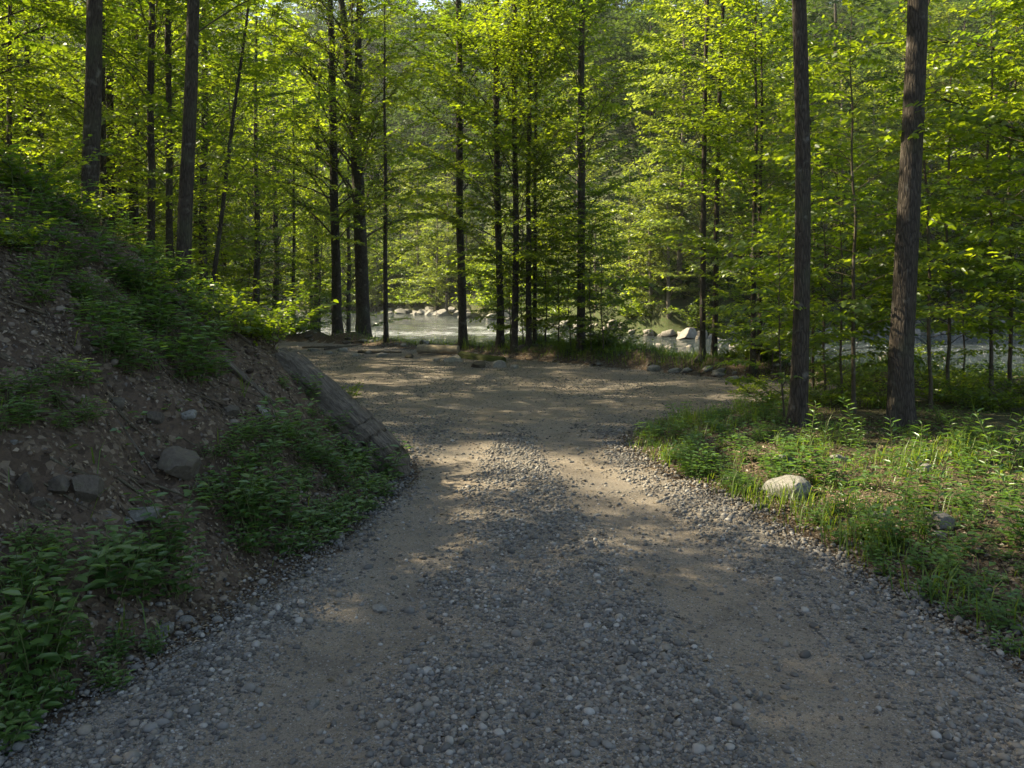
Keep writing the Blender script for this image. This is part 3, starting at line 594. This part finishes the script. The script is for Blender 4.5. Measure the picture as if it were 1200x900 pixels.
ROCKS = {m_: [rock_mesh(600 + i * 7 + j, m_, flat=(.55, .7, .45, .6, .8)[j], cuts=(12, 16, 9, 7, 20)[j], rough=(.12, .14, .16, .05, .12)[j]) for j in range(5)] for i, m_ in enumerate(('rock', 'rock_pale', 'rock_bank'))}
def rock(x, y, wid, label, group=None, mat='rock', k=None, sink=.25, name='rock', rz=None, flat=1, z=None):
    me = ROCKS[mat][rs.randrange(5) if k is None else k]
    o = link(name, me, None, (x, y, (hz(x, y) if z is None else z) + wid / 2 * .55 * flat * (.72 - 2 * sink)), rs.uniform(0, 6.28) if rz is None else rz, (wid / 2, wid / 2, wid / 2 * flat))
    o.rotation_euler[0] = rs.uniform(-.15, .15); return tag(o, label, 'rock', group)
def rock_at(px, py, wpx, label, **k):
    x, y, z = P(px, py); return rock(x, y, wpx / FPX * y, label, **k)
rock_at(921, 582, 60, 'grey angular boulder at the left of the right verge, catching light', k=0, name='boulder', rz=.3, sink=.12, flat=1.15)
rock_at(1102, 620, 48, 'smooth pale boulder among weeds near the right edge', k=3, mat='rock_pale', name='boulder', rz=2.9, sink=.12)
rock_at(1100, 630, 24, 'small pale stone touching the smooth boulder on the right', k=2, mat='rock_pale')
rock_at(918, 543, 36, 'low pale stone at the foot of the straight right verge trunk', k=1)
rock_at(1028, 605, 34, 'flat half buried grey stone between the two right boulders', k=2, sink=.35)
rock_at(890, 596, 22, 'small grey stone left of the angular boulder on the verge', k=1)
rock_at(985, 540, 26, 'pale stone in weeds between the two big right trunks', k=0)
rock_at(1085, 552, 24, 'rounded stone in front of the thickest right trunk', k=3)
rock_at(1075, 700, 24, 'stone at the gravel edge in the lower right', k=3)
rock_at(208, 548, 62, 'big dark boulder sticking out of the earth bank', k=0, mat='rock_bank', name='boulder', sink=.3, flat=1.3)
rock_at(100, 572, 44, 'brown boulder embedded in the middle of the earth bank', k=3, mat='rock_bank', name='boulder', sink=.35, flat=1.2)
rock_at(68, 572, 46, 'rough clay coloured boulder left of the brown embedded one', k=4, mat='rock_bank', name='boulder', sink=.4, flat=1.1)
rock_at(28, 570, 44, 'dark boulder with moss at the left edge of the earth bank', k=1, mat='rock_bank', name='boulder', sink=.35)
rock_at(42, 592, 22, 'small stone under the mossy boulder at the left edge', k=3, mat='rock_bank')
rock_at(160, 606, 60, 'flat pale slab of stone in the lower earth bank', k=2, mat='rock', name='boulder', sink=.35)
rock_at(137, 476, 27, 'egg shaped dark stone resting high in the earth bank', k=3, mat='rock_bank')
rock_at(180, 494, 27, 'oval brown stone below the egg shaped one on the bank', k=3, mat='rock_bank')
rock_at(221, 489, 28, 'rounded pale stone on the bank beside green weeds', k=0, mat='rock')
rock_at(270, 484, 24, 'dark round stone in the bank left of the pale upright one', k=3, mat='rock_bank')
rock_at(305, 486, 28, 'pale upright stone in the bank below the weathered log', k=4, mat='rock', flat=1.5)
rock_at(50, 448, 20, 'small round stone under root in the upper left of the bank', k=3, mat='rock_bank')
rock_at(16, 520, 12, 'very small pale stone at the left edge of the bank', k=3, mat='rock')
rock_at(195, 740, 36, 'whitish grey stone at the foot of the bank', k=1)
rock_at(218, 728, 18, 'small stone right of the whitish one at the bank foot', k=3)
rock_at(255, 728, 15, 'round pebble sized stone alone at the bank foot', k=3)
rock_at(295, 710, 30, 'flat brown stone in litter at the gravel edge on the left', k=2, mat='rock_bank')
rock_at(147, 724, 20, 'brown stone in dead leaves left of the whitish one', k=3, mat='rock_bank')
rock_at(42, 845, 26, 'round stone in the lower left corner of the photo', k=3)
rock_at(52, 826, 22, 'brown stone just above the round one in the lower left', k=1, mat='rock_bank')
rock_at(220, 764, 20, 'long flat grey stone where gravel meets the bank foot', k=2)
rock_at(396, 628, 18, 'whitish stone where the green patch meets the road', k=0)
for px, py, w in [(733, 812, 22), (597, 843, 18), (570, 762, 22), (455, 884, 14), (443, 718, 26), (368, 829, 26), (795, 870, 14), (1120, 865, 16), (940, 838, 10), (985, 839, 12), (1025, 885, 14), (700, 606, 12)]:
    rock_at(px, py, w, 'smooth large cobble lying loose on the gravel road', group='cobbles on the road', k=3, sink=.3, name='cobble', mat='rock')
for px, py, w, mt in [(533, 424, 28, 'rock'), (562, 431, 22, 'rock_bank'), (585, 431, 26, 'rock_pale'), (604, 432, 14, 'rock'), (400, 412, 18, 'rock'), (385, 415, 15, 'rock'), (415, 417, 16, 'rock'), (368, 412, 16, 'rock'), (432, 415, 18, 'rock'), (448, 419, 16, 'rock'),
                      (765, 434, 22, 'rock'), (790, 436, 18, 'rock'), (840, 441, 20, 'rock'), (480, 420, 14, 'rock_bank'), (510, 423, 14, 'rock'), (860, 445, 16, 'rock')]:
    rock_at(px, py, w, 'rough stone in the low berm along the far edge of the turnaround', group='stones along the turnaround edge', mat=mt)
for k in range(70):
    t = rs.random(); i_ = min(int(t * 9), 8); q = ROAD[16:26]; a_ = q[i_]; b_ = q[i_ + 1]; w_ = rs.random(); x, y = a_ + (b_ - a_) * w_
    y += rs.uniform(-.05, .9); x += rs.uniform(-.2, .2)
    rock(x, y, rs.choice([.1, .14, .18, .24, .34]), 'rough stone in the low berm along the far edge of the turnaround', 'stones along the turnaround edge', rs.choice(['rock', 'rock_bank']), sink=.2)
# river boulders
for k in range(70):
    x = 5.5 + k * .42 + rs.uniform(-.3, .3); y = fy1(x) + rs.uniform(-1.6, 1.2); w = rs.choice([.4, .5, .7, .9, 1.2, 1.9])
    rock(x, y, w, 'pale sunlit boulder along the far water edge on the right', 'pale boulders on the far bank', 'rock_pale', sink=.12, name='boulder', z=max(hz(x, y), WATER - .1), flat=1.15)
for k in range(60):
    x = -16 + k * .36 + rs.uniform(-.3, .3); y = fy1(x) + rs.uniform(-2.2, 1.0); w = rs.choice([.5, .7, 1.0, 1.4, 2.0])
    rock(x, y, w, 'grey rock along the far water edge at the river bend', 'grey rocks at the river bend', 'rock', sink=.12, name='boulder', z=max(hz(x, y), WATER - .1), flat=1.1)
for k in range(16):
    x = rs.uniform(4, 22); y = rs.uniform(34, 48); rock(x, y, rs.uniform(.4, 1.0), 'wet stone breaking the surface of the riffles', 'stones in the river', 'rock_pale', sink=.3, z=WATER - .05, name='river_stone')

# ------------------------------------------------------------------ logs, branches
def log(name, a, b, r0, r1, mat, label, cat='log', group=None, bend=.05, sides=22, seed=1, n=16, groove=.14, ragged=0):
    rng = np.random.default_rng(seed); a0 = np.array(a); b0 = np.array(b); rot = Vector((1, 0, 0)).rotation_difference(Vector(b0 - a0)); a = np.zeros(3); b = np.array([np.linalg.norm(b0 - a0), 0, 0]); t = np.linspace(0, 1, n)[:, None]
    ax = norm(b - a); side = norm(np.cross(ax, UP)); ln = np.linalg.norm(b - a)
    pts = (a + (b - a) * t) - a + side * (np.sin(t * 3.0 + seed) - math.sin(seed) * (1 - t)) * bend * ln * .3 + (rng.random((n, 3)) - .5) * .15 * r0
    # groove pattern constant along the length
    g = Geo(); d = norm(np.gradient(pts, axis=0)); A = norm(np.cross(d, UP)); B = np.cross(d, A); th = np.arange(sides) / sides * 2 * np.pi
    gr = 1 + groove * (rng.random(sides) - .5) * 2; R = np.linspace(r0, r1, n)[:, None] * gr[None] * (1 + .08 * (rng.random((n, sides)) - .5))
    if ragged:
        TT, HH = np.meshgrid(np.linspace(0, 1, n) * ln, th, indexing='ij')
        R = R * (1 + ragged * (fbm(np.cos(HH) * 2.6 + 5, np.sin(HH) * 2.6 + TT * .45, seed, 4) + .8 * fbm(HH * 5, TT * 1.3, seed + 1, 3) + .3 * (vnoise(HH * 3.2, TT * .3, seed + 2) > .62)))
        R = R * np.clip(np.minimum(TT, ln - TT) * 2.2 + .45 + .5 * fbm(HH * 2, HH * 0, seed), .25, 1)
    v = pts[:, None] + R[..., None] * (np.cos(th)[None, :, None] * A[:, None] + np.sin(th)[None, :, None] * B[:, None])
    i = np.arange(n - 1)[:, None] * sides; j = np.arange(sides)[None]; k = (j + 1) % sides
    g.add(v.reshape(-1, 3), np.stack([i + j, i + sides + j, i + sides + k, i + k], -1).reshape(-1, 4))
    for r in (0, n - 1):
        c = np.concatenate([pts[r:r + 1] + (ax if r else -ax) * .01, v[r]]); q = np.arange(sides); g.add(c, np.stack([np.zeros(sides, int), 1 + q, 1 + (q + 1) % sides], -1))
    o = link(name, g.mesh(name, M[mat]), None, tuple(a0)); o.rotation_mode = 'QUATERNION'; o.rotation_quaternion = rot; return tag(o, label, cat, group)
def on(px, py, dz=0): x, y, z = P(px, py); return (x, y, z + dz)
log('fallen_log', on(322, 420, .0), on(470, 556, -.08), .19, .26, 'dead', 'thick weathered grey log lying down the nose of the bank to the road', seed=3, groove=.10, sides=44, n=40, ragged=.34)
log('fallen_branch', on(205, 338, .05), on(300, 408, .04), .035, .015, 'twig', 'grey fallen branch on the crest of the bank, upper of two', 'branch', seed=5, bend=.3)
log('fallen_branch', on(200, 350, .04), on(275, 415, .03), .032, .016, 'twig', 'grey fallen branch on the crest of the bank, lower of two', 'branch', seed=6, bend=.35)
log('fallen_branch', on(262, 425, .03), on(320, 480, .03), .035, .02, 'dead', 'short broken branch on the bank left of the thick weathered log', 'branch', seed=8, bend=.3)
log('stick', on(84, 432, .03), on(180, 562, .03), .011, .006, 'dead', 'thin pale straight stick lying down the earth bank', 'stick', seed=9, sides=8, n=12, bend=.12)
log('root', on(0, 388, .01), on(130, 470, .0), .03, .015, 'twig', 'dark exposed root crossing the upper left of the bank', 'root', seed=10, bend=.25)
log('root', on(0, 418, .0), on(95, 470, .0), .022, .012, 'twig', 'thinner exposed root below the dark one on the upper left bank', 'root', seed=11, bend=.2)
for k in range(44):
    px, py = rs.uniform(0, 250), rs.uniform(300, 640); a_ = rs.uniform(.35, .9); ln_ = rs.uniform(40, 110)
    try: log('root' if k % 2 else 'twig', on(px, py, .005), on(px + ln_ * math.cos(a_), py + ln_ * math.sin(a_) * .9, .005), rs.uniform(.006, .014), .004, 'twig', 'dark root end hanging out of the bare earth bank' if k % 2 else 'dry twig lying in litter on the earth bank', 'root' if k % 2 else 'twig', 'root ends in the bank' if k % 2 else 'twigs on the bank', seed=40 + k, sides=6, n=9, bend=rs.uniform(.1, .5))
    except Exception: pass
log('cut_log', on(491, 416, .17), on(537, 417, .17), .125, .115, 'cut', 'pale cut log lying at the far edge of the turnaround before the river', seed=12, groove=.04)
log('mossy_log', on(540, 420, .05), on(590, 425, .05), .12, .09, 'moss', 'mossy green log at the turnaround edge right of the pale cut log', seed=13)
for k, (a, b, c, d) in enumerate([(355, 409, 392, 411), (380, 411, 425, 408), (420, 414, 470, 418)]):
    log('fallen_branch', on(a, b, .05), on(c, d, .12), .035, .02, 'dead', ('brushwood branch at the left end of the turnaround berm', 'brushwood branch in the middle of the turnaround berm debris', 'brushwood branch right of the forked trunk on the berm')[k], 'branch', seed=20 + k, sides=10)

# ------------------------------------------------------------------ weeds (single plants) and ground cover
def weed_meshes(seed, H, nst, leaf, wr, style):
    rng = np.random.default_rng(seed); w, f = Geo(), Geo()
    for s in range(nst):
        az = rng.random() * 6.28; h = H * (.6 + .5 * rng.random()); pa = branch_path(rng, [rng.normal() * .05, rng.normal() * .05, -.03], az, 1.45 - .35 * rng.random() * (nst > 1), h, 6, -.15)
        tube(w, pa, np.linspace(.004, .002, 6), 4, .5, 0, cap=False)
        n = int(h / leaf * (4.2 if style == 'spire' else 3.0)) + 4; u = .12 + .88 * (np.arange(n) + rng.random(n) * .5) / n
        pp = np.stack([np.interp(u * 5, np.arange(6), pa[:, k]) for k in range(3)], 1); a2 = np.arange(n) * 2.4 + rng.random(n) * .6
        rise = (.75 - .5 * (1 - u)) if style == 'spire' else (.35 - .3 * rng.random(n))
        dd = np.stack([np.cos(a2), np.sin(a2), rise], 1); nn = UP + .5 * (rng.random((n, 3)) - .5) - dd * .3
        L_ = leaf * (.7 + .5 * rng.random(n)) * (1.1 - .45 * u if style == 'spire' else 1 - .25 * np.abs(u - .5))
        pp = pp + dd * (.01 if style == 'spire' else .03)
        leaves(f, pp, dd, nn, L_, L_ * wr, rng.random(n) * .6 + .3 * rng.random(), droop=.28 if style == 'spire' else .15, hexa=True)
    return w.mesh('weed_stem', M['stem']), f.mesh('weed_foliage', M['weed'])
SPIRE = [weed_meshes(700 + k, .62, n, .12, .22, 'spire') for k, n in enumerate([1, 1, 2, 3])]
BROAD = [weed_meshes(720 + k, H, n, lf, .5, 'broad') for k, (H, n, lf) in enumerate([(.34, 5, .085), (.26, 7, .065), (.45, 5, .10), (.20, 8, .05)])]
FERN = [weed_meshes(740 + k, H, n, .10, .25, 'broad') for k, (H, n) in enumerate([(.35, 6), (.28, 8)])]
def weed(name, ms, x, y, label, group, sc=1, cat='plant'):
    e = empty(name, (x, y, hz(x, y)), label, cat, group, rs.uniform(0, 6.28), sc)
    link('stem', ms[0], e); link('foliage', ms[1], e); return e
for px, py, k, sc, lab in [(990, 600, 2, .95, 'tall narrow leaved weed before the gap between the right trunks'), (1063, 588, 1, 1.0, 'tall narrow leaved weed right in front of the thickest trunk'), (1100, 596, 0, 1.05, 'tall spire shaped weed just right of the thickest trunk'), (1172, 570, 3, 1.1, 'tall pale stemmed weed cluster near the right edge'),
                           (1150, 575, 2, .95, 'narrow leaved weed left of the pale stemmed cluster'), (940, 618, 2, .5, 'short bright weed right of the grey boulder base'), (1015, 630, 3, .6, 'bushy weed below the flat half buried stone'), (1200, 640, 3, .9, 'narrow leaved weed at the right edge beside the pale boulder')]:
    x, y, z = P(px, py); weed('tall_weed', SPIRE[k], x, y, lab, None, sc)
def weeds_in(n, poly, kinds, smin, smax, label, group, name='weed', mind=.14):
    poly = np.array(poly, float); c = 0; pts = []
    for _ in range(n * 60):
        if c >= n: break
        px = rs.uniform(poly[:, 0].min(), poly[:, 0].max()); py = rs.uniform(poly[:, 1].min(), poly[:, 1].max())
        ins = False
        for k in range(len(poly)):
            a, b = poly[k], poly[(k + 1) % len(poly)]
            if (a[1] > py) != (b[1] > py) and px < (b[0] - a[0]) * (py - a[1]) / (b[1] - a[1]) + a[0]: ins = not ins
        if not ins: continue
        x, y, z = P(px, py)
        if sd1(x, y) < .05 or y > 14 or any((x - a) ** 2 + (y - b) ** 2 < mind * mind for a, b in pts): continue
        pts.append((x, y)); weed(name, rs.choice(kinds), x, y, label, group, rs.uniform(smin, smax)); c += 1
weeds_in(60, [(250, 520), (330, 500), (430, 535), (455, 560), (450, 600), (390, 640), (300, 660), (240, 590)], BROAD, .6, 1.0, 'low leafy weed in the dense green patch at the road side of the bank', 'weeds in the green patch below the log')
weeds_in(44, [(190, 300), (250, 330), (260, 440), (230, 470), (190, 440), (120, 440), (90, 340)], BROAD + FERN, .7, 1.2, 'leafy weed growing high on the earth bank', 'weeds high on the bank')
weeds_in(24, [(60, 240), (220, 300), (160, 390), (0, 350), (0, 220)], BROAD + FERN, .8, 1.3, 'leafy weed near the crest of the bank at the upper left', 'weeds at the bank crest')
weeds_in(34, [(0, 640), (60, 650), (100, 740), (60, 830), (0, 900)], [BROAD[2], BROAD[0], BROAD[1], FERN[0]], .5, .95, 'broad leaved weed in the lower left corner', 'weeds in the lower left corner')
weeds_in(14, [(120, 660), (205, 640), (215, 700), (150, 720), (125, 700)], BROAD, .6, 1.05, 'leafy weed at the bank foot above the whitish stone', 'weeds at the bank foot')
weeds_in(10, [(70, 740), (240, 780), (150, 800), (60, 830)], BROAD[1:2] + BROAD[3:], .5, .8, 'small weed at the gravel edge in the lower left', 'small weeds at the left gravel edge')
weeds_in(10, [(60, 440), (110, 440), (110, 500), (0, 510), (0, 480)], FERN, .5, .8, 'sparse fern like weed in the bare earth bank', 'sparse weeds in bare earth')
weeds_in(20, [(380, 455), (420, 470), (470, 530), (450, 540)], BROAD, .5, .9, 'low weed along the road side of the weathered log', 'weeds beside the weathered log')
weeds_in(12, [(318, 440), (345, 436), (440, 540), (410, 540)], BROAD, .4, .75, 'low weed at the inner edge of the weathered grey log', 'weeds at the inner edge of the log')
weeds_in(60, [(735, 520), (760, 500), (870, 480), (930, 500), (930, 560), (880, 590), (800, 560)], BROAD + FERN[:1], .55, .95, 'low green weed in the left part of the right verge', 'weeds in the left part of the right verge')
weeds_in(58, [(930, 510), (1200, 520), (1200, 660), (1080, 660), (960, 620), (920, 590)], BROAD + SPIRE[:2], .5, .95, 'leafy weed among litter under the big right trunks', 'weeds under the right trunks')
weeds_in(18, [(960, 620), (1200, 660), (1200, 780), (1090, 720)], BROAD, .45, .8, 'low weed in litter at the lower right verge', 'weeds at the lower right verge')

rg = np.random.default_rng(77)
def rand_pts(n, x0, x1, y0, y1, prob):
    x = rg.uniform(x0, x1, n); y = rg.uniform(y0, y1, n); k = rg.random(n) < prob(x, y); x = x[k]; y = y[k]
    return np.stack([x, y, height(x, y)], 1)
# grass
def gprob(x, y):
    sd = road_sd(x, y); pt = sstep(.52, .66, vnoise(x * 1.7, y * 1.7, 11) * .6 + vnoise(x * 5, y * 5, 12) * .4)
    r = (x > 0) * sstep(.02, .12, sd) * (pt * .7 + .5 * np.exp(-(sd - .35) ** 2 / .12)) * sstep(22, 15, y)
    u = toe(y) - x; l = (x < 0) * sstep(-.05, .1, u) * np.exp(-(u / .75) ** 2) * (.02 + pt) * sstep(12, 9, y) * .8
    far = sstep(14.5, 16, y) * sstep(.05, .4, sd) * np.where(x > -1.5, .95, .35)
    return np.clip(np.maximum(np.maximum(r, l), far), 0, 1)
p = np.concatenate([rand_pts(80000, -5, 8, 2.8, 14, gprob), rand_pts(70000, -9, 9, 14, 29, lambda x, y: gprob(x, y) * sstep(3.2, 1.5, road_sd(x, y)))])
g = Geo(); n = len(p); sz = np.where(p[:, 1] > 14, 1.5, 1.0); blades(g, p, rg.uniform(.06, .15, n) * sz * (1 + 1.3 * (vnoise(p[:, 0] * 2.5, p[:, 1] * 2.5, 13) > .62)), rg.uniform(.004, .008, n) * sz * 1.3, rg.uniform(0, 6.28, n), rg.uniform(.35, 1.35, n), rg.random(n).astype(np.float32))
tag(link('grass', g.mesh('grass', M['grass'])), 'short green grass along the road edges', 'grass', kind='stuff')
# ground cover of small leaves
def cprob(x, y):
    sd = road_sd(x, y); pt = sstep(.40, .60, vnoise(x * 1.1, y * 1.1, 15) * .6 + vnoise(x * 4, y * 4, 16) * .4)
    r = (x > 0) * sstep(.1, .4, sd) * pt * sstep(3.6, 5.5, y)
    u = toe(y) - x; l = (x < 0) * sstep(.0, .2, u) * sstep(1.7, .6, u) * pt * sstep(5, 6.5, y) * sstep(11, 9, y) + (x < 0) * sstep(2.6, 5, u) * pt * .22 + (x < 0) * (y > 10) * sstep(.2, .8, u) * .7
    return np.clip(np.maximum(r, l) + (y > 15) * (sd > .5) * .5, 0, 1)
p = np.concatenate([rand_pts(36000, -8, 8, 3, 15, cprob), rand_pts(30000, -16, 14, 15, 30, cprob)])
g = Geo(); n = len(p); p[:, 2] += rg.uniform(.01, .10, n); a = rg.uniform(0, 6.28, n); ln = rg.uniform(.03, .075, n) * np.where(p[:, 1] > 15, 1.7, 1)
leaves(g, p, np.stack([np.cos(a), np.sin(a), rg.uniform(-.2, .5, n)], 1), UP + (rg.random((n, 3)) - .5) * .9, ln, ln * .6, rg.random(n).astype(np.float32))
tag(link('ground_cover', g.mesh('ground_cover', M['weed'])), 'low creeping green ground cover on the forest floor', 'ground cover', kind='stuff')
# dead leaves and clods
def lprob(x, y):
    sd = road_sd(x, y); return np.clip(sstep(-.35, .25, sd) * (.35 + .75 * vnoise(x * 1.3, y * 1.3, 18)) + .03, 0, 1)
p = np.concatenate([rand_pts(110000, -6.5, 5.5, 2.9, 11, lprob), rand_pts(9000, -9, 10, 11, 20, lambda x, y: lprob(x, y) * (road_sd(x, y) > 0) * np.where((y > 14) & (x > -1.5), .35, 1))])
g = Geo(); n = len(p); e = .05; nx = -(height(p[:, 0] + e, p[:, 1]) - height(p[:, 0] - e, p[:, 1])) / (2 * e); ny_ = -(height(p[:, 0], p[:, 1] + e) - height(p[:, 0], p[:, 1] - e)) / (2 * e)
nn = norm(np.stack([nx, ny_, np.ones(n)], 1)); d = norm(np.cross(nn, rg.normal(size=(n, 3)))); ln = rg.uniform(.014, .05, n) * np.where(p[:, 0] < -1, .85, 1)
leaves(g, p + nn * rg.uniform(.006, .022, n)[:, None], d + nn * rg.uniform(-.15, .35, n)[:, None], nn + (rg.random((n, 3)) - .5) * .9, ln, ln * rg.uniform(.4, .75, n), rg.random(n).astype(np.float32) ** 1.3, fold=.35, droop=.2)
tag(link('leaf_litter', g.mesh('leaf_litter', M['litter'])), 'brown dead leaves covering the bank and verges', 'leaf litter', kind='stuff')
# pebbles
def pebbles(name, pts, size, sub, label, sink=.3, flat=.62, lift=.010):
    v0, f0 = ICO[sub]; g = Geo(); n = len(pts); V = []
    var = []
    for k in range(8):
        v = v0.copy()
        for _ in range(7): nd = norm(rg.normal(size=3)); dd = .6 + .3 * rg.random(); kk = v @ nd; v -= np.maximum(kk - dd, 0)[:, None] * nd * .85
        var.append(v)
    var = np.array(var)[rg.integers(0, 8, n)] * np.stack([np.ones(n), rg.uniform(.6, .95, n), flat * rg.uniform(.7, 1.25, n)], 1)[:, None]
    a = rg.uniform(0, 6.28, n); c, s = np.cos(a)[:, None], np.sin(a)[:, None]; b = rg.normal(0, .28, n); cb, sb = np.cos(b)[:, None], np.sin(b)[:, None]
    y1 = var[..., 1] * cb - var[..., 2] * sb; z1 = var[..., 1] * sb + var[..., 2] * cb; x2 = var[..., 0] * c - y1 * s; y2 = var[..., 0] * s + y1 * c
    v = np.stack([x2, y2, z1], -1) * (size[:, None, None] / 2) + pts[:, None]; v[..., 2] += (size / 2 * flat * (1 - 2 * sink))[:, None] + lift
    f = (np.arange(n)[:, None, None] * len(v0) + f0[None]).reshape(-1, 3); t = np.repeat(rg.random(n).astype(np.float32), len(f0))
    g.add(v.reshape(-1, 3), f, t); return tag(link(name, g.mesh(name, M['pebble'])), label, 'gravel', kind='stuff')
def pprob(x, y):
    sd = road_sd(x, y); t = track(x, y); cl = sstep(.36, .62, vnoise(x * 2.2, y * 1.5, 23) * .6 + vnoise(x * 7, y * 6, 24) * .4)
    mid = sstep(.3, -.15, sd) * (1 - t) ** 1.5 * (.22 + .78 * cl) + sstep(.25, -.1, sd) * .10 * vnoise(x * 6, y * 5, 25)
    return np.clip((mid + .12 * sstep(.9, .1, sd) * (sd > 0)) * (.06 + .94 * sstep(12.5, 8.6, y)), 0, 1)
p = rand_pts(100000, -3.2, 3.6, 2.7, 6.2, pprob); pebbles('gravel', p, np.clip(rg.lognormal(-4.02, .46, len(p)), .008, .075), 2, 'grey rounded gravel stones covering the near road')
p = rand_pts(110000, -3.4, 3.8, 6.2, 13, pprob); pebbles('gravel', p, np.clip(rg.lognormal(-3.6, .36, len(p)), .016, .065), 1, 'grey gravel covering the road further on')
p = rand_pts(90000, -3, 3.4, 2.7, 8, lambda x, y: (road_sd(x, y) < .1) * .95); pebbles('gravel', p, rg.uniform(.005, .015, len(p)), 1, 'fine grit scattered over the packed dirt wheel tracks')
p = rand_pts(70000, -7, 6, 10.5, 27, lambda x, y: (road_sd(x, y) < .3) * np.clip(.10 + .5 * sstep(.5, .75, vnoise(x * .9, y * .6, 29)) + .8 * sstep(-.9, .1, road_sd(x, y)), 0, 1)); pebbles('gravel', p, rg.uniform(.014, .045, len(p)), 1, 'gravel scattered over the turnaround')
def bprob(x, y):
    u = toe(y) - x; return ((u > .0) & (x < 0)) * (.3 + .7 * sstep(.45, .7, vnoise(x * 1.6, y * 1.6, 27))) * (x > -8)
p = rand_pts(9000, -7, -1, 3, 11, bprob); o = pebbles('earth_clods', p, np.clip(rg.lognormal(-3.5, .5, len(p)), .012, .11), 2, 'clods and small stones in the earth bank', lift=0); o['category'] = 'clods'
m, nt = new_mat('earth_clod'); c = ramp(nt, attr(nt, 'tint'), [(0, (.03, .022, .017)), (.6, (.08, .06, .046)), (1, (.17, .145, .12))]); v = coords(nt, 'Object'); n_ = noise(nt, v, 40, 5)
out(nt, principled(nt, c, .95, bump(nt, n_, .7, .01), .15)); o.data.materials[0] = m
# air
import bmesh
b_ = bmesh.new(); bmesh.ops.create_cube(b_, size=1); me = bpy.data.meshes.new('haze'); b_.to_mesh(me); b_.free()
hm, nt = new_mat('haze'); pv = N(nt, 'VolumePrincipled', Density=.00022, Anisotropy=.35); pv.inputs['Color'].default_value = (.82, .88, .95, 1); o_ = N(nt, 'OutputMaterial'); L(nt, pv.outputs[0], o_.inputs['Volume'])
me.materials.append(hm); o = link('haze', me, None, (0, 260, 72), 0, (860, 700, 156)); tag(o, 'thin pale summer haze in the valley air', 'haze', kind='stuff')
print('verts', sum(len(m_.vertices) for m_ in bpy.data.meshes), 'objects', len(bpy.data.objects))
